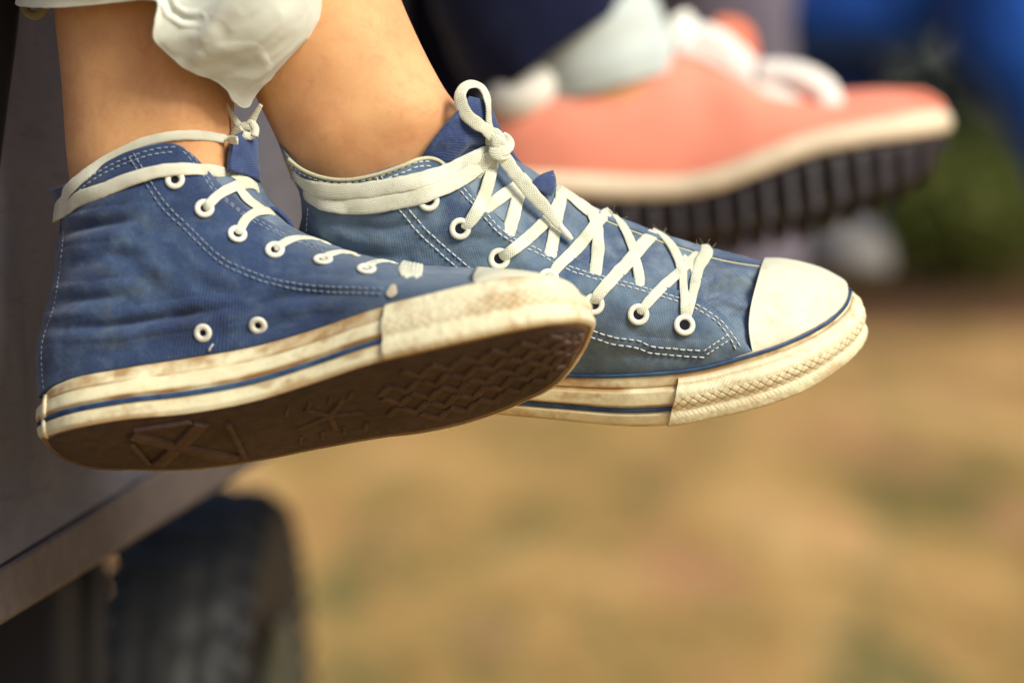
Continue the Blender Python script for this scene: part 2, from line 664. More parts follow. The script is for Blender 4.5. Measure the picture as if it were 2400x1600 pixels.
# ------------------------------------------------------------------ shoe frame
class Shoe:
    """places (photo column, photo row, sideways mm) on a rolled shoe"""

    def __init__(s, phi, Hs, vc, dc, k=0.2085):
        s.phi, s.Hs, s.k = math.radians(phi), Hs, k
        s.vc, s.dc = np.array(vc, float), np.array(dc, float)

    def q(s, px, py, L):
        px, py, L = np.broadcast_arrays(np.asarray(px, float), np.asarray(py, float), np.asarray(L, float))
        dv = (np.interp(px, s.vc[:, 0], s.vc[:, 1]) - py) * s.k
        h = dv / math.cos(s.phi)
        for _ in range(4):
            ph = s.phi * np.exp(-np.maximum(h, 0) / s.Hs)
            h = (dv - L * np.sin(ph)) / math.cos(s.phi)
        ph = s.phi * np.exp(-np.maximum(h, 0) / s.Hs)
        lean = -math.sin(s.phi) * np.where(h > 0, s.Hs * (1 - np.exp(-np.maximum(h, 0) / s.Hs)), h)
        d = np.interp(px, s.dc[:, 0], s.dc[:, 1]) + L * np.cos(ph) + lean
        Q = cam(px, py, d)
        lat = np.stack([np.zeros_like(ph), np.sin(ph), np.cos(ph)], -1)
        return Q, lat

    def both(s, G):
        """near and mirrored far positions of a (..., 3) array of px, py, L"""
        Q, lat = s.q(G[..., 0], G[..., 1], G[..., 2])
        return Q, Q - 2 * G[..., 2:3] * lat


def quarter_net(r0, r4, heel, bulge, fr=(0, .2, .43, .72, .86, 1)):
    r0, r4 = np.array(r0, float), np.array(r4, float)
    rows = []
    for f, hp in zip(fr, heel):
        r = r0 * (1 - f) + r4 * f
        r[:, 2] += np.array(bulge) * 4 * f * (1 - f)
        sh = np.array(hp, float) - r[0, :2]
        for c in range(4):        # the heel line's shape fades out along the side
            r[c, :2] += sh * (1, .85, .55, .15)[c]
        rows.append(r)
    return np.array(rows)


class Caster:
    def __init__(s):
        s.V, s.F, s.n = [], [], 0

    def add(s, Q, F):
        Q = np.asarray(Q).reshape(-1, 3)
        s.V.append(Q)
        s.F += [tuple(i + s.n for i in f) for f in F]
        s.n += len(Q)

    def build(s):
        s.t = BVHTree.FromPolygons([tuple(v) for v in np.concatenate(s.V)], s.F)
        return s

    def hit(s, px, py):
        o = Vector((0, 0, D))
        d = Vector(cam(px, py, 0.0)) - o
        d.normalize()
        loc, nor, _, _ = s.t.ray_cast(o, d)
        if loc is None:
            return None
        if nor.dot(d) > 0:
            nor = -nor
        return np.array(loc), np.array(nor)

    def path(s, pts, step=4.0, smooth=3):
        """photo polyline -> points on the surface. entries (px, py, lift) or (px, py, None, d)"""
        cp = np.array([p[:2] for p in pts], float)
        k = knots(cp)
        n = max(6, int(np.linalg.norm(np.diff(cp, axis=0), axis=1).sum() / step))
        q = np.linspace(0, k[-1], n)
        xy = hermite(cp, k, q)
        lift = np.interp(q, k, [p[2] if p[2] is not None else 0 for p in pts])
        isabs = np.array([1.0 if p[2] is None else 0.0 for p in pts])
        absd = np.array([p[3] if p[2] is None else np.nan for p in pts])
        d = np.full(n, np.nan)
        N = np.zeros((n, 3))
        near = np.interp(q, k, isabs)
        for i in range(n):
            if near[i] < 0.5:
                h = s.hit(*xy[i])
                if h is not None:
                    Q = h[0] + h[1] * lift[i]
                    d[i] = Q[2]
                    N[i] = h[1]
        for p, kk in zip(pts, k):
            if p[2] is None:
                ii = int(np.argmin(abs(q - kk)))
                d[ii] = p[3]
                if len(p) > 4:
                    N[ii] = p[4]
        ok = ~np.isnan(d)
        if not ok.any():
            d[:] = 0
        else:
            d = np.interp(q, q[ok], d[ok])
        okn = np.linalg.norm(N, axis=1) > .5
        if okn.any():
            for a in range(3):
                N[:, a] = np.interp(q, q[okn], N[okn, a])
        else:
            N[:] = (0, 0, 1)
        for _ in range(smooth):
            for arr in (d, N):
                a = arr.copy()
                a[1:-1] = (arr[:-2] + 2 * arr[1:-1] + arr[2:]) / 4
                arr[:] = a
        return cam(xy[:, 0], xy[:, 1], d), N


def stitches(bag, caster, poly, off, ln=2.6, gap=0.9, r=0.33, lift=0.25, wig=0.35):
    """one row of separate raised stitches along a photo polyline, shifted sideways by OFF mm"""
    pth, N = caster.path([(x, y, lift) for x, y in poly], 3.0, 4)
    T = np.gradient(pth, axis=0)
    T /= np.linalg.norm(T, axis=1, keepdims=True)
    B = np.cross(T, N)
    B /= np.maximum(np.linalg.norm(B, axis=1, keepdims=True), 1e-9)
    pth = pth + B * off
    s = np.concatenate([[0], np.cumsum(np.linalg.norm(np.diff(pth, axis=0), axis=1))])
    x = 0.4
    while x + ln < s[-1]:
        q = x + np.array([0, .18, .5, .82, 1]) * ln
        p = np.stack([np.interp(q, s, pth[:, a]) for a in range(3)], -1)
        nn = np.stack([np.interp(q, s, N[:, a]) for a in range(3)], -1)
        p = p + nn * (np.array([-.25, .1, .2, .1, -.25]) * 1.0)[:, None] + random.uniform(-1, 1) * wig * .25
        V, f = tube(p, r * np.array([.55, 1, 1.05, 1, .55]), 6)
        bag.add(V, f)
        x += ln + gap * random.uniform(.7, 1.3)


_eye_me = {}


def eyelet(parent, P, N, R=4.7, r=1.45, squash=1.0):
    """enamelled ring with a dark hole; ring and hole share their meshes"""
    key = round(R, 2)
    if key not in _eye_me:
        nu, nvv = 28, 10
        V, Fq = [], grid_faces(nu, nvv, cu=True, cv=True)
        for i in range(nu):
            a = 2 * math.pi * i / nu
            for j in range(nvv):
                b = 2 * math.pi * j / nvv
                rr = (R - r) + r * math.cos(b)
                V.append((rr * math.cos(a) / 1000, rr * math.sin(a) / 1000, (r * .62 * math.sin(b)) / 1000))
        m1 = bpy.data.meshes.new('eyelet')
        m1.from_pydata(V, [], Fq)
        m1.materials.append(M_EYE)
        m1.polygons.foreach_set('use_smooth', [True] * len(m1.polygons))
        V = [(0, 0, -.0004)] + [((R - r) * math.cos(2 * math.pi * i / 24) / 1000, (R - r) * math.sin(2 * math.pi * i / 24) / 1000, 0.0001) for i in range(24)]
        m2 = bpy.data.meshes.new('eyelet_hole')
        m2.from_pydata(V, [], [(0, 1 + i, 1 + (i + 1) % 24) for i in range(24)])
        m2.materials.append(M_HOLE)
        _eye_me[key] = (m1, m2)
    m1, m2 = _eye_me[key]
    w = W(P)[0]
    n = Vector(Wv(N)).normalized()
    o = bpy.data.objects.new('eyelet', m1)
    col.objects.link(o)
    o.parent = parent
    o.location = Vector(w) - base_of(parent)
    o.rotation_euler = n.to_track_quat('Z', 'Y').to_euler()
    o.scale = (1, squash, 1)
    h = bpy.data.objects.new('eyelet_hole', m2)
    col.objects.link(h)
    h.parent = o
    return o


def creases(G, Q, N, lines):
    X, Y = px_of(Q)
    dsp = np.zeros(X.shape)
    for poly, amp, wid in lines:
        dd = seg_dist(X, Y, poly)
        ends = np.array(poly)
        # fade towards the two ends of the crease
        L = np.hypot(*(ends[-1] - ends[0]))
        t = np.clip(np.minimum(np.hypot(X - ends[0][0], Y - ends[0][1]), np.hypot(X - ends[-1][0], Y - ends[-1][1])) / (0.35 * L), 0, 1)
        t = np.where(dd < wid * 3, t, 0)
        dsp -= amp * t * (np.exp(-(dd / wid) ** 2) - 0.45 * np.exp(-((dd - 2.0 * wid) / (1.2 * wid)) ** 2))
    return dsp


def build_foxing(sh, top, bot, ndiv, prof, name, mat, parent, bulge=1.6, nv=49):
    """closed rubber band round the shoe. returns near grid (nv, nu, 3)"""
    G = np.array([top, [(a[0] * .5 + b[0] * .5, a[1] * .5 + b[1] * .5, a[2] * .5 + b[2] * .5) for a, b in zip(top, bot)], bot], float)
    g = net(G, nv, ndiv)
    near, far = sh.both(g)
    ring = np.concatenate([near, far[:, -2:0:-1]], 1)
    # outward normals from the ring
    R2 = np.concatenate([ring[:, -3:], ring, ring[:, :3]], 1)
    N = grid_normals(R2)[:, 3:-3]
    c = ring.mean((0, 1))
    if (N * (ring - c)).sum() < 0:
        N = -N
    s = np.linspace(0, 1, nv)
    ds = prof(s)
    out = ring + N * (ds[:, None, None] + bulge * (4 * s * (1 - s))[:, None, None])
    nu = ring.shape[1]
    u = np.concatenate([[0], np.cumsum(np.linalg.norm(np.diff(ring[nv // 2], axis=0), axis=1))])
    U, Vv = np.meshgrid(u, s)
    nz = fbm(np.stack([U * .05, Vv * 3, U * 0 + sh.phi * 9], -1), 4)
    nz2 = fbm(np.stack([U * .3, Vv * 5, U * 0 + sh.phi * 5], -1), 3)
    dirt = np.zeros(U.shape)
    for pos, wid, st in ((.02, .03, .75), (.27, .045, .95), (.585, .05, .95), (.735, .03, .6), (1.0, .05, .7)):
        dirt = np.maximum(dirt, st * np.exp(-((Vv - pos) / wid) ** 2) * np.clip(.75 + .9 * nz, 0, 1.1))
    dirt = np.maximum(dirt, (Vv < .29) * np.clip(.32 + .75 * nz + .25 * nz2, 0, .85))
    dirt = np.maximum(dirt, np.clip(nz * .9 + nz2 * .35 - .25, 0, .6))
    o = obj(name, out.reshape(-1, 3), grid_faces(nv, nu, cu=True), mat, parent, uv=np.stack([U, Vv], -1), dirt=dirt)
    return out, N, ndiv


def strip_on(out, N, s_of, u0, u1, nv, lift, half, name, mat, parent, nvg, u_step=1):
    """thin raised band following row fraction s_of(u) on a ring grid"""
    rows = out.shape[0]
    cols = np.arange(u0, u1, u_step) % out.shape[1]
    pts, nn = [], []
    for k, c in enumerate(cols):
        s = s_of(k / max(1, len(cols) - 1)) * (rows - 1)
        i = int(np.clip(math.floor(s), 0, rows - 2))
        f = s - i
        pts.append(out[i, c] * (1 - f) + out[i + 1, c] * f)
        nn.append(N[i, c])
    pts, nn = np.array(pts), np.array(nn)
    V, f, uv = ribbon(pts + nn * lift, nn, half * 2, 1.3, 10, 2.4)
    return obj(name, V, f, mat, parent, uv=uv)


def fox_profile(s):
    p = np.zeros_like(s)
    sm = lambda a, b: np.clip((s - a) / (b - a), 0, 1) ** 2 * (3 - 2 * np.clip((s - a) / (b - a), 0, 1))
    p += 2.1 * sm(.27, .315) - 1.5 * sm(.565, .6) + 1.6 * sm(.72, .755) - 1.0 * sm(.93, 1.0)
    p -= 0.7 * np.exp(-((s - .27) / .018) ** 2)
    return p + 1.2 * sm(0, .03)


# ================================================================== NEAR SHOE
A = Shoe(24, 100, [(90, 1030), (110, 1045), (152, 1052), (290, 1045), (440, 1039), (590, 1014), (744, 976), (870, 944),
                   (1000, 919), (1114, 891), (1220, 858), (1310, 824), (1370, 792), (1396, 772)],
         [(90, 0), (400, 0), (744, 8), (1400, 34)])
base = W(A.q(500, 1030, 0)[0])[0]
SA = empty('canvas_sneaker', base, 'blue high-top canvas sneaker nearest the camera, brown sole turned towards us', 'shoe', 'blue canvas sneakers worn by the sitter')
A_r0 = [(93, 930, 0), (110, 913, 12), (155, 892, 22), (295, 862, 32), (440, 839, 34), (590, 813, 35), (744, 770, 38), (870, 727, 43), (1000, 693, 46), (1114, 667, 44)]
A_r4 = [(117, 446, 0), (132, 442, 11), (172, 424, 23), (290, 360, 35), (395, 337, 37), (446, 361, 33), (545, 462, 20), (690, 555, 15), (925, 628, 20), (1113, 662, 43)]
A_heel = [(93, 930), (86, 835), (113, 718), (140, 575), (141, 500), (117, 446)]
gA = quarter_net(A_r0, A_r4, A_heel, [0, 3, 5, 6, 6, 5, 6, 8, 7, 0])
gA = net(gA, 110, 210)
qA, qAf = A.both(gA)
nA = grid_normals(qA)
if nA[..., 2].mean() < 0:
    nA = -nA
crA = [([(128, 545), (230, 528), (340, 512)], 2.4, 12), ([(131, 640), (250, 600), (380, 600)], 1.3, 16), ([(122, 712), (210, 700), (310, 690)], 2.0, 13),
       ([(100, 768), (250, 765), (420, 740), (600, 712)], 2.6, 12), ([(420, 640), (520, 690), (640, 690)], 1.0, 18),
       ([(560, 740), (640, 700), (740, 690), (860, 690)], 1.6, 14), ([(470, 800), (600, 780), (760, 735)], 1.2, 14), ([(140, 860), (300, 820), (460, 800)], 1.0, 18),
       ([(150, 480), (260, 445), (380, 420)], 1.0, 14), ([(700, 640), (820, 650), (960, 660)], 0.9, 12), ([(230, 560), (330, 640), (420, 720)], 0.8, 20)]
f = np.minimum(1, np.minimum(np.linspace(0, 1, 110)[:, None], 1 - np.linspace(0, 1, 110)[:, None]) * 9)
dA = creases(gA, qA, nA, crA) + 0.9 * fbm(qA * np.array([.022, .05, .03]), 3) + .25 * fbm(qA * .12, 2)
qA = qA + nA * (dA * f)[..., None]
FQ = grid_faces(110, 210)
uvA = grid_uv(qA)
quart_near = solidify(obj('quarter', qA.reshape(-1, 3), FQ, M_CANV_A, SA, uv=uvA), 1.4, 0)
quart_far = solidify(obj('quarter', qAf.reshape(-1, 3), FQ, M_CANV_A, SA, uv=uvA), 1.4, 0)

# vamp and lower tongue between the two eyestays
near_e = [(500, 418, 22), (560, 476, 18), (620, 520, 16), (690, 557, 14), (760, 584, 13), (838, 608, 13), (925, 632, 18), (1027, 655, 30), (1113, 665, 43)]
sil = [(600, 410, -4), (638, 470, -4), (688, 532, -5), (740, 560, -5), (790, 578, -5), (850, 597, -5), (930, 615, -6), (1027, 625, -6), (1117, 630, -6)]
mid = [((a[0] + b[0]) / 2 + 8, (a[1] + b[1]) / 2 - 4, (a[2] + b[2]) / 2 + 1) for a, b in zip(near_e, sil)]
far_e = [(b[0] - 6, b[1] + 30, -22 if i < 7 else -34) for i, b in enumerate(sil)]
gT = net(np.array([near_e, mid, sil, far_e], float), 40, 90)
qTA, _ = A.both(gT)
qTA = qTA + grid_normals(qTA) * (0.5 * fbm(qTA * .08, 3))[..., None]
obj('vamp', qTA.reshape(-1, 3), grid_faces(40, 90), M_VAMP, SA, uv=grid_uv(qTA))

# toe cap
bk = [(1114, 666, 44), (1110, 655, 37), (1111, 645, 28), (1114, 637, 18), (1116, 632, 8), (1117, 630, -5), (1117, 634, -20), (1116, 655, -40)]
fr = [(1114, 668, 44), (1200, 652, 41), (1265, 650, 34), (1318, 660, 24), (1343, 674, 11), (1350, 688, -3), (1338, 705, -18), (1116, 680, -42)]
rows = []
for w in (0, .25, .5, .75, 1):
    rows.append([(a[0] * (1 - w) + b[0] * w, a[1] * (1 - w) + b[1] * w - 4 * w * (1 - w) * (10 if 0 < i < 7 else 0), a[2] * (1 - w) + b[2] * w) for i, (a, b) in enumerate(zip(bk, fr))])
qCA, _ = A.both(net(np.array(rows), 26, 60))
capA = obj('toe_cap', qCA.reshape(-1, 3), grid_faces(26, 60), M_CAP, SA, uv=grid_uv(qCA) / 60)
solidify(capA, 2.4, 0)

# foxing
A_top = [(106, 930, 0), (118, 912, 12)] + A_r0[2:9] + [(1114, 666, 45), (1210, 652, 41), (1290, 655, 31), (1330, 674, 15), (1342, 692, 0)]
A_bot = [(108, 1026, 0), (122, 1022, 10), (156, 1012, 20), (290, 987, 31), (440, 973, 34), (590, 946, 35), (744, 900, 39), (870, 858, 44), (1000, 827, 47), (1114, 801, 46),
         (1220, 778, 41), (1310, 764, 31), (1352, 763, 15), (1372, 772, 0)]
foxA, foxN, ndA = build_foxing(A, A_top, A_bot, 200, fox_profile, 'foxing', M_FOX, SA)
XA, YA = px_of(foxA[24])


def col_at(X, ndiv, px):
    return int(np.argmin(abs(X[:ndiv] - px)))


iA = col_at(XA, ndA, 898)
strip_on(foxA, foxN, lambda t: .665, -(ndA // 3), iA + 2, 0, .45, 1.35, 'foxing_stripe', M_STRIPE, SA, 33)


def bumper(fox, foxN, ndiv, i0, s0, s1, lift, parent, seed, amp=0.5, dsc=1.0):
    """toe strip wrapped over the foxing, with raised lozenges"""
    n = 2 * (ndiv - 1 - i0)
    cols_ = np.arange(i0, i0 + n + 1) % fox.shape[1]
    sub = fox[:, cols_]
    sn = foxN[:, cols_]
    nvv, nuu = 84, 900
    rows_ = np.linspace(s0, s1, nvv) * (fox.shape[0] - 1)
    us = np.linspace(0, len(cols_) - 1, nuu)
    ri, rf = np.clip(rows_.astype(int), 0, fox.shape[0] - 2), None
    rf = (rows_ - ri)[:, None, None]
    a = sub[ri] * (1 - rf) + sub[ri + 1] * rf
    b = sn[ri] * (1 - rf) + sn[ri + 1] * rf
    ui = np.clip(us.astype(int), 0, len(cols_) - 2)
    uf = (us - ui)[None, :, None]
    G = a[:, ui] * (1 - uf) + a[:, ui + 1] * uf
    Nn = b[:, ui] * (1 - uf) + b[:, ui + 1] * uf
    # flatten the grooves of the foxing under the strip
    G0 = G.copy()
    for _ in range(30):
        G[1:-1] = (G[:-2] + 2 * G[1:-1] + G[2:]) / 4
        G[:, 1:-1] = (G[:, :-2] + 2 * G[:, 1:-1] + G[:, 2:]) / 4
        Nn[:, 1:-1] = (Nn[:, :-2] + 2 * Nn[:, 1:-1] + Nn[:, 2:]) / 4
    s = np.linspace(0, 1, nvv)[:, None]
    L = np.concatenate([[0], np.cumsum(np.linalg.norm(np.diff(G[nvv // 2], axis=0), axis=1))])[None]
    Tm = np.gradient(G[nvv // 2], axis=0)
    Tm /= np.linalg.norm(Tm, axis=1, keepdims=True)
    L0_ = L
    L = L + ((G - G[nvv // 2][None]) * Tm[None]).sum(-1)
    Hh = np.linalg.norm((G[-1] - G[0]) - ((G[-1] - G[0]) * Tm).sum(-1, keepdims=True) * Tm, axis=-1).mean()
    y = s * Hh
    p = 4.9
    d1 = np.abs(np.sin(math.pi * (L + y * 1.2) / p))
    d2 = np.abs(np.sin(math.pi * (L - y * 1.2) / p))
    dmin = np.minimum(d1, d2)
    loz = np.clip(dmin * 1.7, 0, 1)
    ribs = np.clip(np.abs(np.sin(math.pi * (L + np.where(y < Hh * .33, y * 1.4, -y * .7)) / 2.2)) * 1.8, 0, 1)
    m_mid = np.clip((s - .30) / .05, 0, 1) * np.clip((.66 - s) / .05, 0, 1)
    m_top = np.clip((s - .10) / .05, 0, 1) * np.clip((.30 - s) / .05, 0, 1)
    m_bot = np.clip((s - .66) / .05, 0, 1) * np.clip((.78 - s) / .05, 0, 1)
    wear = np.clip(.75 + .6 * fbm(G * .05 + seed, 3), .15, 1.1)
    rel = amp * wear * (m_mid * (np.sqrt(loz) - .5) + m_top * (ribs - .5) * .45 + m_bot * (ribs - .5) * .6)
    edge = np.minimum(1, np.minimum(s, 1 - s) * 16)
    dirt = dsc * wear * (m_mid * np.clip(1.3 - dmin / .34, 0, 1) * 1.6 + (m_top * .25 + m_bot * .6) * np.clip(1 - ribs * 1.6, 0, 1)) + np.clip(fbm(G * .06 + seed, 4) * .8 - .2, 0, .5) + .5 * np.exp(-(s / .03) ** 2) + .35 * np.exp(-((1 - s) / .06) ** 2)
    G = G + Nn * (lift * np.sqrt(edge) + rel + .18 * fbm(G * .35 + seed, 2))[..., None]
    U = np.broadcast_to(L0_, (nvv, nuu))
    V_ = np.broadcast_to(s, (nvv, nuu))
    o = obj('toe_bumper', G.reshape(-1, 3), grid_faces(nvv, nuu), M_BUMP, parent, uv=np.stack([U, V_], -1), dirt=dirt)
    solidify(o, 1.5, -1 if False else 0)
    return o


bumper(foxA, foxN, ndA, iA, .02, .985, 1.5, SA, 5.0, .14, .35)

# outsole
def outsole(fox, ndiv, sh, parent, inset=0.955, drop=.6):
    b = fox[-1]
    nu = b.shape[0]
    c = b.mean(0)
    near = b[:ndiv]
    far = np.concatenate([b[:1], b[-1:ndiv - 1:-1], b[ndiv - 1:ndiv]])
    far = arc(far, n=ndiv)
    nn_ = arc(near, n=ndiv)
    w = np.linspace(0, 1, 24)[:, None, None]
    G = nn_[None] * (1 - w) + far[None] * w
    N = grid_normals(G)
    up = np.array([0, math.cos(sh.phi), -math.sin(sh.phi)])
    if (N @ up).mean() > 0:
        N = -N
    nbar = N[4:-4, 10:-10].mean((0, 1))
    nbar /= np.linalg.norm(nbar)
    rim = G + nbar * -0.4
    obj('outsole_rim', rim.reshape(-1, 3), grid_faces(24, ndiv), M_RIM, parent, uv=np.zeros((24 * ndiv, 2)) + (.3, .85))
    cc = G.mean((0, 1))
    mid_ = (nn_ + far)[None] / 2
    Gi = mid_ + (G - mid_) * .955
    Gi = cc + (Gi - cc) * np.array([.985, .985, .985])
    s = np.linspace(-1, 1, 24)[:, None]
    t_ = np.linspace(-1, 1, ndiv)[None]
    edge = np.clip((1 - np.maximum(np.abs(s) ** 8, np.abs(t_) ** 30)) * 4, 0, 1)
    Gi = Gi + nbar * (1.3 * edge)[..., None]
    obj('outsole', Gi.reshape(-1, 3), grid_faces(24, ndiv), M_OUT, parent, uv=grid_uv(Gi))
    return Gi, nbar


soleA, soleN = outsole(foxA, ndA, A, SA)


def sole_pt(a, b):
    """a 0..1 heel to toe, b 0..1 near to far"""
    i = np.clip(b, 0, 1) * (soleA.shape[0] - 1)
    j = np.clip(a, 0, 1) * (soleA.shape[1] - 1)
    i0, j0 = int(min(i, soleA.shape[0] - 2)), int(min(j, soleA.shape[1] - 2))
    fi, fj = i - i0, j - j0
    return ((soleA[i0, j0] * (1 - fj) + soleA[i0, j0 + 1] * fj) * (1 - fi) + (soleA[i0 + 1, j0] * (1 - fj) + soleA[i0 + 1, j0 + 1] * fj) * fi)


def sole_bar(a0, b0, a1, b1, w, h, mat, name='tread_bar'):
    """a raised bevelled bar lying on the sole"""
    n_ = 8
    P = np.array([sole_pt(a0 + (a1 - a0) * t, b0 + (b1 - b0) * t) for t in np.linspace(0, 1, n_)]) + soleN * (h * .15)
    V, f, uv = ribbon(P, np.broadcast_to(soleN, P.shape), w, h * 1.6, 8, 5)
    return obj(name, V, f, mat, SA, uv=uv, smooth=False)


# heel cross and star block
for (a0, b0, a1, b1, w) in [(.19, .22, .335, .84, 8.0), (.305, .12, .215, .82, 8.0), (.20, .12, .29, .06, 3.0), (.345, .20, .35, .84, 3.0), (.185, .35, .20, .80, 3.0)]:
    sole_bar(a0, b0, a1, b1, w, 2.4, M_OUT2)
# ball and toe lugs: rows of short worn pads
k = 0
for a in np.arange(.60, .965, .0235):
    wv = .15
    for q_, b in enumerate(np.arange(.10 + (.03 if k % 2 else 0), .80, wv)):
        if ((a - .78) / .2) ** 2 + ((b + .06 - .48) / .44) ** 2 > 1.0:
            continue
        da = .0105 * (1 if (k + q_) % 2 == 0 else -1)
        sole_bar(a - da, b + .012, a + da, b + wv - .035, 4.3, random.uniform(1.2, 1.9), M_OUT2)
    k += 1
# star-shaped maker's boss at the waist, reduced to plain spokes
for q_ in range(5):
    an = 2 * math.pi * q_ / 5 + .3
    sole_bar(.50, .48, .50 + .055 * math.cos(an), .48 + .24 * math.sin(an), 3.4, 1.2, M_OUT2)
for q_ in range(4):
    sole_bar(.445 + q_ * .035, .16 + .02 * q_, .435 + q_ * .035, .30, 2.0, .9, M_OUT2)
    sole_bar(.445 + q_ * .035, .70, .44 + q_ * .035, .82, 2.0, .9, M_OUT2)

# heel strip
cFox = Caster()
cFox.add(foxA, grid_faces(foxA.shape[0], foxA.shape[1], cu=True))
cFox.build()
p, N = cFox.path([(108, 926, .2), (104, 945, .9), (102, 965, .9), (103, 985, .9), (102, 1002, .9), (105, 1016, .9), (110, 1026, .2)], 2, 6)
V, f, uv = ribbon(p, N, 4.6, 2.4, 10, 2.4, .15)
obj('heel_strip', V, f, M_BUMP, SA, uv=uv / 30)

# ================================================================== legs of the sitter
def leg_rings(pairs, nseg, dep, rd):
    """pairs of (left px,py, right px,py), centre depth mm, depth radius mm"""
    R = []
    th = np.linspace(0, 2 * math.pi, nseg, endpoint=False)
    for (lx, ly, rx, ry), d, r in zip(pairs, dep, rd):
        a, b = cam(lx, ly, d), cam(rx, ry, d)
        m, hv = (a + b) / 2, (b - a) / 2
        c, s = np.cos(th), np.sin(th)
        R.append(m + hv * c[:, None] + np.array([0, 0, 1.0]) * (r * np.sign(s) * np.abs(s) ** .92)[:, None])
    return np.array(R)


A_pairs = [(-260, -1900, 330, -1900), (-150, -1400, 480, -1400), (-30, -800, 600, -800), (60, -400, 590, -400), (105, -150, 565, -150), (124, 0, 552, 0), (138, 120, 546, 120), (149, 260, 548, 250),
           (156, 350, 543, 340), (165, 430, 552, 410), (175, 520, 570, 490), (190, 640, 600, 590), (220, 750, 640, 680), (300, 820, 700, 730), (400, 850, 700, 760)]
A_dep = [-60, -50, -45, -40, -36, -33, -31, -30, -28, -26, -22, -18, -14, -8, -4]
A_rd = [52, 56, 52, 46, 42, 39, 37, 35, 31, 27, 23, 20, 16, 12, 6]
B_pairs = [(-350, -1900, 240, -1850), (-120, -1400, 480, -1380), (150, -800, 700, -800), (330, -400, 800, -400), (430, -150, 882, -150), (495, 0, 940, 0), (548, 118, 990, 112), (600, 228, 1040, 205),
           (650, 330, 1078, 262), (676, 400, 1098, 330), (715, 480, 1110, 410), (750, 600, 1140, 520), (790, 690, 1180, 610), (860, 770, 1240, 680), (960, 810, 1260, 720)]
B_dep = [-75, -65, -55, -48, -42, -40, -40, -40, -40, -41, -43, -48, -55, -62, -66]
B_rd = [52, 56, 52, 46, 41, 38, 36.5, 35, 32.5, 28, 24, 20, 16, 12, 6]
NS = 72


def body_leg(pairs, dep, rd, bumps):
    R = leg_rings(pairs, NS, dep, rd)
    kk = knots(R)
    G = hermite(R, kk, np.linspace(0, kk[-1], 160))
    G2 = np.concatenate([G[:, -2:], G, G[:, :2]], 1)
    N = grid_normals(G2)[:, 2:-2]
    if (N * (G - G.mean(1, keepdims=True))).sum() < 0:
        N = -N
    X, Y = px_of(G)
    dsp = np.zeros(X.shape)
    for (bx, by, amp, rad) in bumps:
        dsp += amp * np.exp(-((X - bx) ** 2 + (Y - by) ** 2) / rad ** 2) * (N[..., 2] > 0)
    return G + N * dsp[..., None]


legA = body_leg(A_pairs, A_dep, A_rd, [(420, 265, 2.2, 60), (250, 200, -1.5, 90), (470, 120, -1.0, 60), (330, 330, -.8, 60)])
legB = body_leg(B_pairs, B_dep, B_rd, [(760, 330, 1.6, 60), (850, 230, -1.2, 80), (960, 260, 1.2, 60), (720, 200, -1.0, 60)])

# ================================================================== FAR SHOE
B = Shoe(-30, 200, [(672, 870), (690, 847), (760, 844), (950, 860), (1130, 876), (1300, 882), (1472, 883), (1589, 873), (1713, 852), (1800, 837), (1890, 821), (1971, 802), (2015, 794), (2032, 790)],
         [(660, -82), (2040, -78)])
base = W(B.q(1200, 900, 0)[0])[0]
SB = empty('canvas_sneaker', base, 'faded blue high-top canvas sneaker with white toe cap and lace bow, behind the other', 'shoe', 'blue canvas sneakers worn by the sitter')
B_r0 = [(690, 790, 0), (698, 800, 14), (760, 808, 28), (950, 835, 34), (1130, 855, 35), (1328, 874, 39), (1472, 874, 45), (1627, 860, 47), (1700, 843, 46), (1762, 825, 44)]
B_r4 = [(655, 332, 0), (668, 358, 11), (705, 393, 23), (810, 418, 33), (940, 385, 33), (1030, 374, 23), (1200, 540, 25), (1480, 652, 28), (1664, 714, 33), (1757, 821, 43)]
B_heel = [(690, 790), (682, 690), (698, 575), (711, 490), (695, 415), (655, 332)]
gB = net(quarter_net(B_r0, B_r4, B_heel, [0, 3, 5, 6, 6, 6, 8, 7, 5, 0]), 110, 240)
qB, qBf = B.both(gB)
nB = grid_normals(qB)
if nB[..., 2].mean() < 0:
    nB = -nB
f = np.minimum(1, np.minimum(np.linspace(0, 1, 110)[:, None], 1 - np.linspace(0, 1, 110)[:, None]) * 9)
crB = [([(740, 560), (860, 600), (980, 605)], 1.6, 14), ([(730, 510), (900, 540), (1050, 500)], 1.4, 13), ([(720, 640), (880, 650)], 1.2, 16), ([(1000, 600), (1080, 560), (1180, 560)], 1.0, 12),
       ([(1400, 830), (1520, 835), (1640, 840)], 1.0, 14), ([(1420, 720), (1500, 790), (1580, 800)], .7, 18), ([(1560, 800), (1650, 790), (1700, 770)], .6, 14)]
dB = creases(gB, qB, nB, crB) + .8 * fbm(qB * np.array([.022, .05, .03]) + 9, 3) + .22 * fbm(qB * .12, 2)
qB = qB + nB * (dB * f)[..., None]
FQB = grid_faces(110, 240)
solidify(obj('quarter', qB.reshape(-1, 3), FQB, M_CANV_B, SB, uv=grid_uv(qB)), 1.4, 0)
solidify(obj('quarter', qBf.reshape(-1, 3), FQB, M_CANV_B, SB, uv=grid_uv(qB)), 1.4, 0)

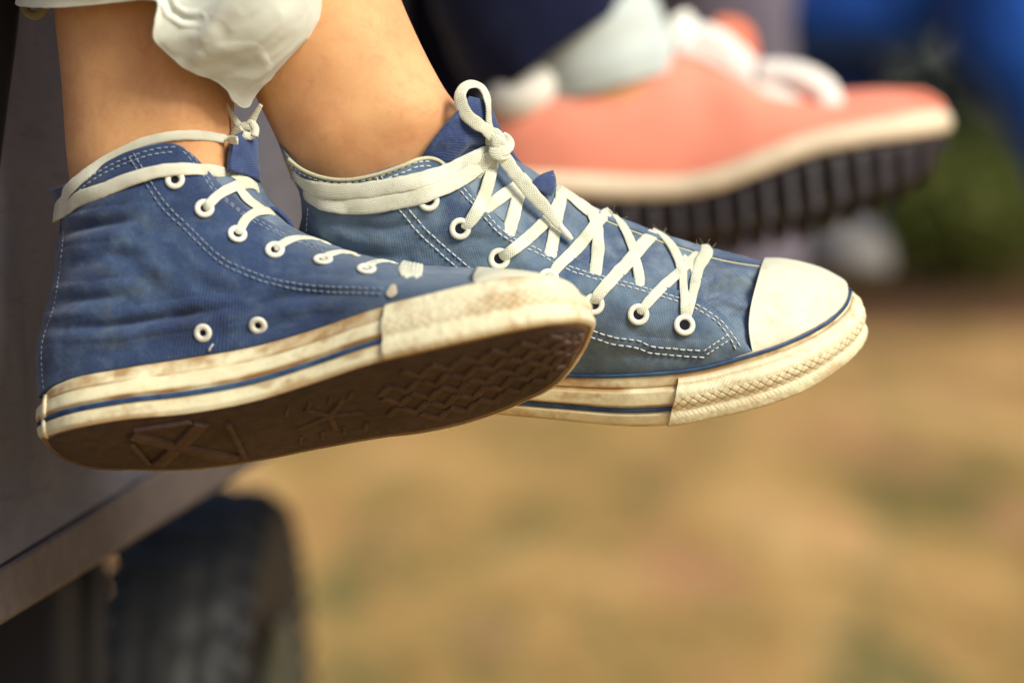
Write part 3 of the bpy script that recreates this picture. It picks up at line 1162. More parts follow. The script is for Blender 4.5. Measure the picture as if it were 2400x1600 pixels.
near_e = [(1060, 395, 20), (1150, 492, 22), (1270, 580, 24), (1410, 637, 26), (1545, 678, 27), (1648, 713, 31), (1716, 769, 37), (1757, 823, 42)]
sil = [(1200, 372, -14), (1285, 420, -15), (1398, 488, -16), (1489, 524, -16), (1600, 562, -16), (1690, 590, -16), (1750, 601, -15), (1792, 610, -14)]
midr = []
for i, (a, b) in enumerate(zip(near_e, sil)):
    midr.append((a[0] * .5 + b[0] * .5 + 6, a[1] * .5 + b[1] * .5 - 8, a[2] * .5 + b[2] * .5 + 1))
far_e = [(b[0] - 5, b[1] + 34, -32) for b in sil]
gT = net(np.array([near_e, midr, sil, far_e], float), 70, 170)
qT, _ = B.both(gT)
nT = grid_normals(qT)
if nT[..., 2].mean() < 0:
    nT = -nT
crT = [([(1648, 694), (1690, 672), (1742, 692)], 5.5, 12), ([(1650, 660), (1720, 640), (1780, 640)], -1.4, 16), ([(1600, 640), (1700, 620), (1780, 625)], 1.0, 12), ([(1690, 760), (1730, 740), (1760, 760)], 1.0, 10),
       ([(1540, 640), (1600, 620), (1660, 610)], 1.0, 12), ([(1290, 500), (1340, 530), (1400, 600)], .9, 12), ([(1420, 560), (1450, 600), (1470, 650)], .8, 12)]
eT = np.minimum(1, np.minimum(np.linspace(0, 1, 70), 1 - np.linspace(0, 1, 70)) * 8)[:, None]
qT = qT + nT * ((creases(gT, qT, nT, crT) + .45 * fbm(qT * .07, 3)) * eT)[..., None]
obj('vamp', qT.reshape(-1, 3), grid_faces(70, 170), M_VAMP, SB, uv=grid_uv(qT))

# toe cap
bk = [(1763, 824, 44), (1755, 773, 37), (1757, 730, 29), (1766, 688, 20), (1777, 650, 9), (1785, 624, -3), (1792, 609, -16), (1792, 622, -30), (1780, 690, -44)]
fr = [(1763, 826, 44), (1834, 801, 38), (1903, 770, 29), (1952, 737, 19), (1977, 706, 9), (1985, 679, -2), (1978, 660, -13), (1940, 640, -26), (1800, 690, -44)]
rows = []
for w in (0, .2, .4, .6, .8, 1):
    rows.append([(a[0] * (1 - w) + b[0] * w + 4 * w * (1 - w) * (4 if 1 < i < 7 else 0), a[1] * (1 - w) + b[1] * w - 4 * w * (1 - w) * (0, 3, 7, 11, 15, 18, 16, 8, 0)[i], a[2] * (1 - w) + b[2] * w) for i, (a, b) in enumerate(zip(bk, fr))])
qC, _ = B.both(net(np.array(rows), 110, 200))
nC = grid_normals(qC)
if nC[..., 2].mean() < 0:
    nC = -nC
qC = qC + nC * (0.35 * fbm(qC * .06, 2))[..., None] + nC * 0.15
X_, Y_ = px_of(qC)
for (x_, y_) in [(1862, 661), (1893, 661), (1880, 700)]:
    qC = qC - nC * (.55 * np.exp(-((X_ - x_) ** 2 + (Y_ - y_) ** 2) / 16))[..., None]
capB = solidify(obj('toe_cap', qC.reshape(-1, 3), grid_faces(110, 200), M_CAP, SB, uv=grid_uv(qC) / 60), 1.3, 0)

B_top = B_r0[:9] + [(1763, 824, 45), (1834, 800, 39), (1903, 769, 30), (1954, 735, 19), (1979, 704, 9), (1986, 676, -2)]
B_bot = [(672, 870, 0), (686, 893, 14), (760, 912, 29), (950, 944, 35), (1130, 962, 36), (1300, 978, 40), (1472, 993, 46), (1589, 988, 48), (1655, 974, 47), (1713, 962, 46), (1800, 940, 43), (1886, 906, 37), (1960, 856, 25),
         (1998, 815, 11), (2012, 785, -2)]
foxB, foxBN, ndB = build_foxing(B, B_top, B_bot, 240, fox_profile, 'foxing', M_FOX, SB, 1.9)
XB, YB = px_of(foxB[24])
iB = col_at(XB, ndB, 1578)
strip_on(foxB, foxBN, lambda t: .665, -40, iB + 2, 0, .45, 1.3, 'foxing_stripe', M_STRIPE, SB, 33)
strip_on(foxB, foxBN, lambda t: .02, -40, 2 * (ndB - 1) - 30, 0, .9, 1.05, 'piping', M_STRIPE, SB, 33)
bumper(foxB, foxBN, ndB, iB, .14, .985, 1.7, SB, 11.0, .55, 1.15)
outs = foxB[-1]
# sole underside of the far shoe
near = arc(outs[:ndB], n=120)
farr = arc(np.concatenate([outs[:1], outs[-1:ndB - 1:-1], outs[ndB - 1:ndB]]), n=120)
w = np.linspace(0, 1, 12)[:, None, None]
obj('outsole', (near[None] * (1 - w) + farr[None] * w).reshape(-1, 3), grid_faces(12, 120), M_OUT, SB)


# ---- casters used to lay stitches, eyelets and laces on the surfaces
FTA, FCA = grid_faces(*qTA.shape[:2]), grid_faces(*qCA.shape[:2])
FTB, FCB = grid_faces(*qT.shape[:2]), grid_faces(*qC.shape[:2])
FL = grid_faces(legA.shape[0], NS, cu=True)
castA = Caster()
for Q_, F_ in ((qA + nA * .7, FQ), (qTA, FTA), (qCA, FCA), (legA, FL)):
    castA.add(Q_, F_)
castA.build()
castB = Caster()
for Q_, F_ in ((qB + nB * .7, FQB), (qT, FTB), (qC, FCB), (legB, FL)):
    castB.add(Q_, F_)
castB.build()

# ---- stitching on the near shoe
bag = Bag()
eyeA = [(306, 362), (328, 397), (350, 433), (391, 490), (439, 535), (519, 610), (581, 640), (662, 665), (744, 676), (850, 681), (905, 684)]
for o_ in (-1.3, 1.3):
    stitches(bag, castA, eyeA, o_)
edgeA = [(428, 352), (452, 376), (476, 408), (500, 443), (534, 474), (571, 503), (621, 531), (662, 552), (723, 576), (790, 600)]
for o_ in (-1.1, 1.1):
    stitches(bag, castA, edgeA, o_ - .4)
colA = [(165, 458), (204, 427), (255, 396), (306, 374), (357, 358), (415, 351)]
for o_ in (-1.5, 1.0):
    stitches(bag, castA, colA, o_)
stitches(bag, castA, [(150, 540), (144, 600), (136, 660), (126, 720), (112, 760), (100, 800), (98, 860), (103, 912)], 0, 2.0, .8, .3)
bag.obj('stitching', M_STITCH_A, SA, kind='stuff')

# ---- stitching on the far shoe
bag = Bag()
edgeB = [(1062, 415), (1090, 447), (1133, 495), (1194, 555), (1262, 586), (1330, 623), (1403, 647), (1472, 664), (1541, 685), (1593, 700), (1644, 722), (1689, 753), (1717, 787), (1738, 822)]
for o_ in (-1.25, 1.25):
    stitches(bag, castB, edgeB, o_ + .9, 2.7, .8, .36)
lowB = [(1385, 779), (1438, 796), (1500, 806), (1520, 815), (1575, 822), (1655, 828)]
for o_ in (-1.3, 4.0):
    stitches(bag, castB, lowB, o_ + (0 if o_ < 0 else -1.6), 2.8, .9, .36)
for o_ in (-1.3, 1.3):
    stitches(bag, castB, [(1650, 828), (1684, 806), (1712, 787)], o_, 2.0, .7, .34)
seamB = [(930, 470), (946, 490), (990, 542), (1041, 589), (1092, 632), (1130, 660)]
for o_ in (-1.9, 1.9):
    stitches(bag, castB, seamB, o_, 2.9, .5, .36)
colB = [(672, 372), (702, 408), (753, 429), (804, 434), (872, 424), (940, 400), (984, 384), (1012, 384)]
for o_ in (-1.0, 1.3):
    stitches(bag, castB, colB, o_, 2.6, .9, .36)
stitches(bag, castB, [(886, 412), (890, 418), (897, 430)], 1.2, 2.4, .4, .36)
stitches(bag, castB, [(886, 412), (890, 418), (897, 430)], -1.2, 2.4, .4, .36)
stitches(bag, castB, [(722, 486), (719, 530), (716, 560)], 0, 2.2, .8, .3)
bag.obj('stitching', M_STITCH, SB, kind='stuff')

# ---- collar bindings
castQB = Caster()
castQB.add(qB + nB * .7, FQB)
castQB.build()


def binding(px, caster, name, mat, parent, r):
    p, N = caster.path([(x, y, .6) for x, y in px], 4, 4)
    V, f = tube(p, r, 8)
    obj(name, V, f, mat, parent)


M_BIND = plain('binding_cream', srgb(206, 202, 168), .9, 700, .2)
binding([(676, 373), (688, 384), (708, 398), (755, 416), (810, 422), (872, 412), (940, 390), (984, 373), (1008, 371), (1026, 376), (1042, 388), (1054, 402)], castQB, 'collar_binding', M_BIND, SB, 1.0)

# ---- eyelets
for (x, y, sq) in [(410, 422, .95), (479, 489, .95), (556, 549, .9), (644, 586, .85), (757, 609, .72), (859, 631, .62), (476, 780, 1), (605, 762, 1)]:
    h = castA.hit(x, y)
    if h:
        eyelet(SA, h[0] + h[1] * .5, h[1], 4.5 if y > 700 else 4.9)
for (x, y) in [(1004, 470), (1078, 536), (1170, 606), (1285, 655), (1391, 713), (1496, 737), (1604, 762)]:
    h = castB.hit(x, y)
    if h:
        eyelet(SB, h[0] + h[1] * .5, h[1], 5.5)
# worn hole on the near shoe's vamp
h = castA.hit(920, 682)
if h:
    th = np.linspace(0, 2 * math.pi, 20, endpoint=False)
    n_ = h[1]
    a_ = np.cross(n_, (0, 1, 0)); a_ /= np.linalg.norm(a_)
    b_ = np.cross(n_, a_)
    V = [h[0] + n_ * .9] + [h[0] + n_ * .5 + a_ * math.cos(t) * 2.6 * (1 + .2 * math.sin(3 * t)) + b_ * math.sin(t) * 3.6 for t in th]
    obj('worn_patch', np.array(V), [(0, 1 + i, 1 + (i + 1) % 20) for i in range(20)], plain('worn_fabric', srgb(206, 194, 172), .9, 600, .2), SA)
# loose thread
p, N = castA.path([(490, 822, .8), (493, 815, 1.2), (500, 806, 1.0)], 2)
V, f = tube(p, .5, 6)
obj('loose_thread', V, f, M_STITCH, SA)


def lace(caster, pts, w, parent, th=1.25, name='lace', smooth=3, normal=None, mat=None):
    p, N = caster.path(pts, 4.0, smooth)
    if normal is not None:
        N = np.broadcast_to(np.asarray(normal, float), p.shape)
    n = len(p)
    if isinstance(w, (list, tuple)):
        w = np.interp(np.linspace(0, 1, n), np.linspace(0, 1, len(w)), w)
    V, f, uv = ribbon(p, N, w, th, 12, 3.0, .06)
    return obj(name, V, f, mat or M_LACE, parent, uv=uv)


def dL(px, py, L):
    return float(A.q(px, py, L)[0][..., 2])


# ---- laces of the near shoe
d0 = castA.hit(160, 470)[0][2]
lace(castA, [(210, 470, None, -66, (-.4, .2, -.9)), (150, 494, None, -50, (-.85, .2, -.4)), (128, 505, None, -34, (-1, .2, .1)), (134, 500, None, -22, (-.85, .2, .5)), (160, 485, 2.0), (178, 470, 2.0), (238, 447, 2.0), (306, 420, 2.0), (374, 401, 2.0), (442, 396, 2.0), (510, 402, 2.2), (561, 415, 2.5), (594, 432, 2.6), (606, 448, None, dL(604, 440, 2)), (604, 470, None, dL(604, 460, -10))],
     [6.6, 7.6, 7.6, 6.8, 6.4, 6.2, 6.0, 5.4], SA, smooth=8)
lace(castA, [(150, 498, None, -50, (-.85, .2, -.4)), (129, 494, None, -34, (-1, .2, .1)), (136, 478, None, -20, (-.8, .2, .5)), (152, 456, 2.4), (163, 442, 2.6), (204, 406, 2.4), (272, 364, 2.2), (340, 333, 2.0), (408, 319, 1.6), (476, 318, 1.6), (530, 326, 1.8), (556, 330, None, -6)],
     [6.5, 7.0, 5.6, 5.0, 4.8, 4.8, 4.2], SA, smooth=80)
lace(castA, [(477, 490, -1.0), (486, 482, 1.8), (510, 459, 2.2), (544, 440, 2.2), (588, 431, 2.4), (606, 440, None, dL(606, 440, -2)), (612, 462, None, dL(612, 462, -14))], [4.2, 5.2, 6, 6.4], SA)
lace(castA, [(556, 550, -1.0), (562, 538, 1.8), (577, 513, 2.2), (601, 497, 2.4), (628, 494, 2.0), (648, 504, None, dL(648, 504, -4)), (656, 522, None, dL(656, 522, -16))], [4.2, 4.8, 5.6, 6.4], SA)
lace(castA, [(560, 440, 1.5), (585, 470, 1.8), (612, 486, 1.8), (634, 490, None, dL(634, 490, -8))], [5, 6, 6, 5], SA)
lace(castA, [(643, 587, -1.0), (656, 575, 1.8), (687, 559, 2.2), (723, 557, 2.2), (758, 566, 1.6), (782, 580, None, dL(782, 580, -6)), (792, 596, None, dL(792, 596, -18))], [4.4, 5, 5.2, 4.6, 4], SA)
lace(castA, [(756, 610, -1.0), (770, 597, 1.8), (805, 590, 2.2), (832, 596, 1.6), (848, 606, None, dL(848, 606, -6)), (856, 620, None, dL(856, 620, -18))], [4.4, 5, 5.0, 4.4], SA)
lace(castA, [(858, 632, -1.0), (866, 620, 1.8), (896, 611, 2.2), (920, 615, 1.6), (936, 624, None, dL(936, 624, -8))], [4.4, 5, 5, 4.2], SA)
for q_ in range(6):
    x_ = 944 + q_ * 8 + random.uniform(-2, 2)
    lace(castA, [(x_ + 2, 614 + q_ * 1.5, 1.0), (x_ + random.uniform(-5, 4), 632 + q_, 2.2), (x_ - 1, 648 + random.uniform(-4, 4) + q_ * .6, .6)], [2.6, 3.4, 2.2], SA, 2.0, name='frayed_lace')
# tongue of the near shoe
tg = np.array([[(536, 400, 18), (540, 350, 17), (549, 322, 14), (560, 312, 10)],
               [(575, 412, 8), (578, 355, 8), (576, 316, 6), (575, 309, 4)],
               [(604, 425, -2), (601, 365, -2), (597, 320, -2), (590, 310, -2)],
               [(600, 440, -18), (597, 375, -16), (592, 325, -14), (586, 312, -10)]], float)
q_, _ = A.both(net(tg, 24, 24))
q_ = q_ + grid_normals(q_) * (.4 * fbm(q_ * .2, 2))[..., None]
solidify(obj('tongue', q_.reshape(-1, 3), grid_faces(24, 24), M_TONGUE, SA, uv=grid_uv(q_)), 3.0, 0)
# fold of the tongue edge poking out above the eyestay
q_, _ = A.both(net(np.array([[(606, 500, 6), (640, 488, 5), (672, 512, 4), (690, 545, 3)], [(612, 520, 4), (645, 500, 0), (676, 524, -2), (692, 552, -3)], [(620, 540, -4), (650, 520, -8), (680, 540, -9), (694, 560, -9)]], float), 12, 20))
solidify(obj('tongue_fold', q_.reshape(-1, 3), grid_faces(12, 20), M_TONGUE, SA, uv=grid_uv(q_)), 2.2, 0)
# knot and ends above the tongue
dk = castA.q if False else None
kd = float(A.q(570, 318, 6)[0][2])
for pts, ws in (([(548, 322), (560, 300), (580, 296), (596, 306), (590, 318), (568, 316)], 4.2), ([(556, 318), (572, 306), (588, 290), (598, 300), (596, 320)], 4.0),
                ([(566, 304), (552, 284), (540, 262), (526, 238)], [5, 3.4, 2.8, 2.2]), ([(582, 298), (592, 280), (602, 262), (612, 246)], [5, 3.6, 3.0, 2.4]),
                ([(545, 340), (548, 322), (556, 308), (566, 300)], 4.0)):
    c_ = curve(np.array(pts, float), 26)
    P_ = cam(c_[:, 0], c_[:, 1], kd + np.linspace(0, 4, 26))
    V, f, uv = ribbon(P_, np.tile([(0.2, .1, 1)], (26, 1)), np.interp(np.linspace(0, 1, 26), np.linspace(0, 1, len(ws)), ws) if isinstance(ws, list) else ws, 2.6, 10, 2.3, .1)
    obj('lace', V, f, M_LACE, SA, uv=uv)

# ---- laces of the far shoe
# tongue top
tb = np.array([[(986, 372, 22), (1024, 318, 22), (1055, 280, 18), (1082, 248, 13), (1098, 228, 8)],
               [(1060, 400, 16), (1092, 335, 14), (1108, 292, 11), (1120, 258, 8), (1124, 234, 5)],
               [(1140, 400, 2), (1150, 345, 2), (1148, 300, 2), (1142, 262, 2), (1136, 240, 2)],
               [(1215, 385, -14), (1190, 345, -12), (1165, 300, -9), (1152, 268, -6), (1140, 246, -3)],
               [(1230, 420, -26), (1196, 372, -24), (1168, 326, -20), (1150, 290, -15), (1138, 262, -10)]], float)
gq = net(tb, 40, 50)
q_, _ = B.both(gq)
n_ = grid_normals(q_)
if n_[..., 2].mean() < 0:
    n_ = -n_
q_ = q_ + n_ * (creases(gq, q_, n_, [([(1065, 385), (1105, 350), (1140, 345)], 2.6, 12), ([(1050, 330), (1090, 320)], -.8, 14)]) + .3 * fbm(q_ * .12, 2))[..., None]
solidify(obj('tongue', q_.reshape(-1, 3), grid_faces(40, 50), M_TONGUE, SB, uv=grid_uv(q_)), 2.4, 0)
castT = Caster()
castT.add(q_, grid_faces(40, 50))
castT.add(qB + nB * .7, FQB)
castT.add(qT, FTB)
castT.add(qC, FCB)
castT.add(legB, FL)
castT.build()
# tongue edge fold in the middle
q2, _ = B.both(net(np.array([[(1240, 440, 0), (1262, 415, -2), (1296, 402, -6)], [(1262, 448, 2), (1284, 430, 0), (1299, 414, -4)], [(1290, 460, 0), (1298, 445, -2), (1300, 425, -6)]], float), 12, 14))
q2 = q2 + np.array([0, 0, 2.5])
solidify(obj('tongue_fold', q2.reshape(-1, 3), grid_faces(12, 14), M_TONGUE, SB, uv=grid_uv(q2)), 1.6, 0)

# far eyestay edge seen over the instep
lace(castT, [(1318, 447, .5), (1400, 500, .5), (1490, 536, .5), (1600, 574, .5), (1690, 601, .5), (1782, 617, .4)], 3.6, SB, 1.2, name='eyestay', mat=M_VAMP)
lace(castT, [(1330, 462, .5), (1400, 508, .5), (1490, 545, .5), (1600, 584, .5), (1690, 610, .5), (1780, 625, .4)], .9, SB, .9, name='eyestay_piping', mat=M_BIND)

# two laces wrapped side by side round the ankle
up_ = [(700, 396, None, -74, (-.5, .2, -.8)), (688, 398, None, -56, (-.95, .2, -.2)), (684, 404, None, -44, (-.9, .2, .3)), (696, 420, 1.4), (720, 437, 2.0), (770, 448, 2.2), (838, 448, 2.2), (906, 438, 2.2), (974, 425, 2.2), (1042, 404, 2.6), (1093, 381, 3.0), (1135, 357, 4.2), (1152, 346, 5.0)]
lo_ = [(725, 446, None, -74, (-.5, .2, -.8)), (712, 446, None, -56, (-.95, .2, -.2)), (708, 451, None, -44, (-.9, .2, .3)), (719, 460, 1.4), (745, 472, 1.9), (790, 481, 2.0), (838, 484, 2.0), (906, 476, 2.0), (974, 462, 2.0), (1035, 440, 2.4), (1090, 413, 3.0), (1130, 384, 4.0), (1152, 356, 5.0)]
lace(castT, up_, [6, 7.4, 8.0, 8.0, 8.0, 8.0, 7.6, 5], SB)
lace(castT, lo_, [6, 7.4, 8.0, 8.2, 8.2, 8.2, 7.6, 5], SB)
kd = float(castT.hit(1158, 345)[0][2])


def free_lace(pts, w, th=1.5, nrm=(0, 0, 1), parent=None, seg=14, n=None, name='lace', wob=.08):
    c_ = curve(np.array(pts, float), n or max(24, 8 * len(pts)))
    P_ = cam(c_[:, 0], c_[:, 1], kd + c_[:, 2])
    m = len(P_)
    if isinstance(w, (list, tuple)):
        w = np.interp(np.linspace(0, 1, m), np.linspace(0, 1, len(w)), w)
    N_ = np.asarray(nrm, float)
    if N_.ndim == 2:
        N_ = np.stack([np.interp(np.linspace(0, 1, m), np.linspace(0, 1, len(N_)), N_[:, a]) for a in range(3)], -1)
    else:
        N_ = np.broadcast_to(N_, (m, 3))
    V, f, uv = ribbon(P_, N_, w, th, seg, 2.6, wob)
    return obj(name, V, f, M_LACE, parent or SB, uv=uv)


# upright bow loop
free_lace([(1156, 326, 8), (1139, 304, 15), (1116, 288, 20), (1094, 270, 21), (1081, 245, 20), (1079, 220, 18), (1090, 203, 15), (1108, 197, 13), (1126, 203, 12), (1138, 220, 12), (1144, 245, 13), (1145, 275, 11), (1147, 300, 9), (1156, 322, 8)],
          [5.2, 6.4, 6.6, 6.4, 6.6, 6.6, 6.4, 6.0, 5.6, 5.0, 4.8, 4.8, 5.0, 5.2], 1.7,
          [(.2, .3, .9), (.1, .2, 1), (0, 0, 1), (-.3, .1, .9), (-.4, .2, .8), (-.2, .6, .7), (.2, .8, .6), (.6, .5, .6), (.8, .1, .5), (.8, -.1, .6), (.4, 0, .9)], n=110)
# knot: three turns of lace
free_lace([(1138, 340, 5), (1140, 324, 8), (1154, 314, 10), (1168, 322, 9), (1174, 340, 8), (1166, 352, 8), (1150, 350, 8)], [4, 5.5, 6.2, 6.2, 5.5, 5], 2.2, n=60)
free_lace([(1142, 332, 8), (1156, 328, 12), (1170, 338, 12), (1176, 354, 9)], [5, 7, 7, 5], 2.2, n=40)
free_lace([(1150, 350, 9), (1166, 354, 12), (1184, 350, 11), (1194, 340, 8), (1190, 326, 5), (1178, 318, 4)], [5, 6.6, 6.8, 5.6, 4.4, 4], 2.4, n=50)
free_lace([(1156, 344, 11), (1160, 356, 13), (1174, 364, 12), (1188, 360, 9)], [4.5, 6, 6, 5], 2.2, n=40)
# lower bow loop, folded short
free_lace([(1160, 354, 9), (1142, 374, 9), (1122, 396, 9), (1110, 420, 9), (1116, 434, 9), (1132, 426, 7), (1146, 402, 6), (1160, 372, 6)], [4, 6.2, 7.2, 7, 5.4, 4.6, 5, 4.4], 1.6,
          [(.1, .2, 1), (0, 0, 1), (-.2, -.1, 1), (.2, -.5, .9), (.5, -.3, .8), (.5, 0, .8)], n=70)
# long end with its aglet
free_lace([(1172, 352, 10), (1186, 376, 9), (1204, 402, 8), (1232, 436, 7), (1256, 464, 6.5), (1282, 492, 6), (1300, 516, 5.5), (1316, 534, 5)], [6, 7, 7.2, 7.2, 7, 6.4, 5, 3.4], 1.6, n=80)
V, f = tube(cam([1312, 1322, 1332, 1340], [530, 541, 552, 562], kd + np.array([5.2, 5, 4.8, 4.6])), np.array([1.6, 1.7, 1.6, 1.2]), 10)
obj('aglet', V, f, plain('aglet_plastic', srgb(238, 238, 220), .3, 100, .1, spec=.5), SB)
# end that runs from the knot down into the second eyelet
lace(castT, [(1162, 366, 7), (1156, 388, 6), (1147, 421, 5), (1134, 462, 3.4), (1118, 495, 2.6), (1098, 524, 2.0), (1083, 540, -1.0)], [5, 6.4, 7.2, 7.2, 6.8, 6.0, 4.6], SB)
# crossing laces, those underneath first
lace(castT, [(1317, 440, 1.0), (1314, 470, 1.4), (1306, 506, 1.6), (1298, 555, 1.4), (1291, 592, .4), (1288, 612, -2.4)], 6.6, SB, 1.5)
lace(castT, [(1128, 500, -2.4), (1140, 488, .6), (1154, 477, 1.3), (1182, 456, 1.5), (1215, 434, 1.6), (1238, 416, 1.2)], 6.4, SB, 1.5)
lace(castT, [(1222, 432, .9), (1214, 462, 1.3), (1205, 500, 1.4), (1195, 535, .6), (1190, 560, -2.4)], 7.4, SB, 1.5)
lace(castT, [(1310, 440, .8), (1340, 462, 1.2), (1372, 488, 1.2), (1400, 505, .8)], 8.5, SB, 1.4)
lace(castT, [(1171, 607, -1.0), (1186, 597, 2.0), (1228, 565, 2.4), (1269, 528, 2.6), (1296, 498, 2.4), (1310, 470, 1.2)], [4.8, 6.0, 6.4, 6.2, 5.4], SB)
lace(castT, [(1290, 652, .4), (1306, 626, 2.0), (1347, 586, 2.4), (1381, 546, 2.4), (1405, 515, 2.0), (1430, 492, -.6)], [5, 6, 6.4, 6.4, 6], SB)
lace(castT, [(1360, 466, .8), (1378, 484, 2.0), (1393, 512, 2.4), (1402, 557, 2.2), (1400, 600, 1.8), (1396, 636, .4), (1394, 656, -2.4)], [5.4, 6.6, 6.8, 6.6, 6.2], SB)
lace(castT, [(1391, 714, -1.0), (1398, 698, 2.0), (1436, 652, 2.4), (1476, 610, 2.4), (1500, 580, 1.8), (1536, 543, -.6)], [5, 6.6, 7.0, 7.0, 7], SB)
lace(castT, [(1440, 504, .6), (1454, 520, 1.8), (1474, 556, 2.4), (1489, 604, 2.2), (1497, 640, 1.8), (1499, 660, .4), (1501, 682, -2.4)], [4.6, 5.4, 5.8, 5.8, 5.4], SB)
lace(castT, [(1495, 738, -1.0), (1508, 721, 2.0), (1548, 677, 2.4), (1582, 646, 2.2), (1612, 618, 1.6), (1644, 590, -.6)], [4.4, 5.2, 5.6, 5.4, 5.6], SB)
lace(castT, [(1530, 536, .6), (1548, 547, 2.0), (1575, 577, 2.6), (1596, 625, 2.6), (1603, 676, 2.4), (1606, 725, 2.2), (1606, 757, -1.0)], [4.6, 5.4, 5.6, 5.2, 4.8, 5.0, 4.4], SB)
lace(castT, [(1652, 574, 2.2), (1657, 584, 3.0), (1638, 625, 2.8), (1626, 680, 2.4), (1616, 722, 2.4), (1608, 756, -1.0)], [6.4, 6.8, 5.6, 4.8, 4.4, 3.6], SB)
# worn, folded pleat of a second cross lace near the toe
lace(castT, [(1600, 600, .5), (1620, 622, 1.0), (1630, 650, .8)], 4, SB, 1.2)

# ---- loose cotton fibres on the worn laces
bag = Bag()
for (x0, y0, x1, y1, nf) in [(1140, 220, 1150, 300, 12), (1160, 318, 1190, 345, 5), (1640, 574, 1665, 582, 12), (1540, 536, 1560, 548, 5), (1285, 400, 1300, 420, 4), (1440, 500, 1460, 515, 4)]:
    for _ in range(nf):
        t_ = random.random()
        p0 = np.array([x0 + (x1 - x0) * t_, y0 + (y1 - y0) * t_])
        an, ln = random.uniform(-2.6, .6), random.uniform(8, 24)
        p1 = p0 + np.array([math.cos(an), math.sin(an)]) * ln
        md = (p0 + p1) / 2 + np.random.uniform(-4, 4, 2)
        c_ = curve(np.array([p0, md, p1]), 6)
        V, f = tube(cam(c_[:, 0], c_[:, 1], kd + 8 + np.linspace(0, random.uniform(-3, 3), 6)), .035, 4)
        bag.add(V, f)
bag.obj('lace_fibre', M_LACE, SB, kind='stuff')

# ================================================================== the sitter
per = empty('person', W(cam(300, -900, -40))[0], 'person sitting with bare ankles crossing, in rolled pale grey trousers', 'person')
bb = Bag()
for L_ in (legA, legB):
    F_ = grid_faces(L_.shape[0], NS, cu=True) + [tuple(range(NS))[::-1], tuple((L_.shape[0] - 1) * NS + i for i in range(NS))]
    bb.add(L_.reshape(-1, 3), F_)
bb.obj('body', M_SKIN_A, per)

# trouser leg of the near leg: hem high at the back, sagging lobe in front
hem = [(46, 6, -36), (60, 14, -2), (130, 16, 14), (230, 8, 22), (310, -1, 26), (346, -3, 30), (372, 8, 33), (364, 52, 34), (362, 92, 31), (386, 117, 27), (418, 146, 24), (455, 168, 20), (495, 181, 14), (530, 206, 8), (546, 232, 2), (566, 249, -6),
       (585, 242, -16), (560, 200, -34), (480, 150, -62), (360, 60, -78), (200, 20, -80), (90, 8, -66)]
m1 = [(44, -40, -36), (56, -40, 2), (125, -40, 20), (228, -45, 28), (316, -40, 32), (372, -28, 30), (410, 4, 26), (418, 30, 30), (424, 62, 34), (446, 84, 35), (476, 104, 35), (512, 122, 32), (548, 136, 26), (582, 158, 18), (606, 188, 6), (613, 211, -12),
      (606, 200, -32), (560, 150, -52), (470, 90, -72), (350, 20, -84), (200, -20, -84), (85, -35, -68)]
m2 = [(40, -120, -36), (52, -120, 6), (120, -120, 26), (226, -120, 34), (320, -115, 36), (392, -95, 34), (440, -60, 32), (474, -30, 32), (498, 0, 37), (522, 30, 39), (552, 52, 39), (588, 70, 36), (624, 84, 30), (656, 104, 20), (674, 126, 6), (680, 134, -14),
      (668, 120, -36), (610, 70, -58), (500, 20, -76), (350, -60, -88), (190, -100, -86), (80, -110, -68)]
m3 = [(36, -230, -38), (48, -230, 8), (118, -230, 30), (226, -230, 36), (326, -220, 38), (408, -190, 36), (466, -150, 35), (512, -110, 37), (548, -70, 40), (582, -36, 41), (618, -8, 39), (652, 14, 34), (686, 36, 26), (716, 56, 16), (738, 66, 2), (746, 50, -16),
      (730, 40, -38), (660, 0, -62), (530, -60, -80), (350, -160, -90), (190, -200, -88), (74, -220, -70)]
m4 = [(20, -420, -44), (36, -420, 6), (110, -420, 32), (226, -420, 40), (334, -410, 42), (424, -380, 42), (490, -340, 42), (544, -290, 43), (588, -240, 44), (628, -200, 43), (664, -160, 40), (698, -120, 34), (726, -80, 25), (746, -40, 13), (756, -10, -2), (758, -20, -20),
      (740, -60, -42), (670, -140, -68), (540, -240, -86), (350, -360, -94), (180, -400, -90), (60, -410, -72)]
m5 = [(-140, -1300, -60), (-120, -1300, 0), (-30, -1300, 30), (110, -1300, 40), (240, -1300, 46), (340, -1300, 46), (420, -1300, 46), (480, -1280, 44), (530, -1260, 42), (570, -1240, 40), (606, -1220, 36), (636, -1200, 30), (660, -1180, 20), (676, -1160, 8), (684, -1150, -8), (684, -1160, -26),
      (664, -1190, -50), (600, -1220, -76), (460, -1260, -94), (270, -1290, -104), (70, -1300, -100), (-100, -1300, -84)]
lay = [[cam(*p) for p in r] for r in (hem, m2, m4, m5)]
lay = np.array(lay)
lay = np.concatenate([lay[:, -2:], lay, lay[:, :3]], 1)
k1, k2 = knots(lay), knots(np.swapaxes(lay, 0, 1))
T1 = hermite(lay, k1, np.concatenate([np.linspace(0, k1[2], 110), np.linspace(k1[2], k1[3], 16)[1:]]))
T2 = np.swapaxes(hermite(np.swapaxes(T1, 0, 1), k2, np.linspace(k2[2], k2[-3], 261)[:-1]), 0, 1)
for _ in range(45):
    S_ = (np.roll(T2, 1, 1) + np.roll(T2, -1, 1)) / 2
    S_[1:-1] = S_[1:-1] * .5 + (T2[2:] + T2[:-2]) * .25
    T2[2:-1] = S_[2:-1]
Gp = np.concatenate([T2[:, -2:], T2, T2[:, :2]], 1)
N2 = grid_normals(Gp)[:, 2:-2]
if (N2 * (T2 - T2.mean(1, keepdims=True))).sum() < 0:
    N2 = -N2
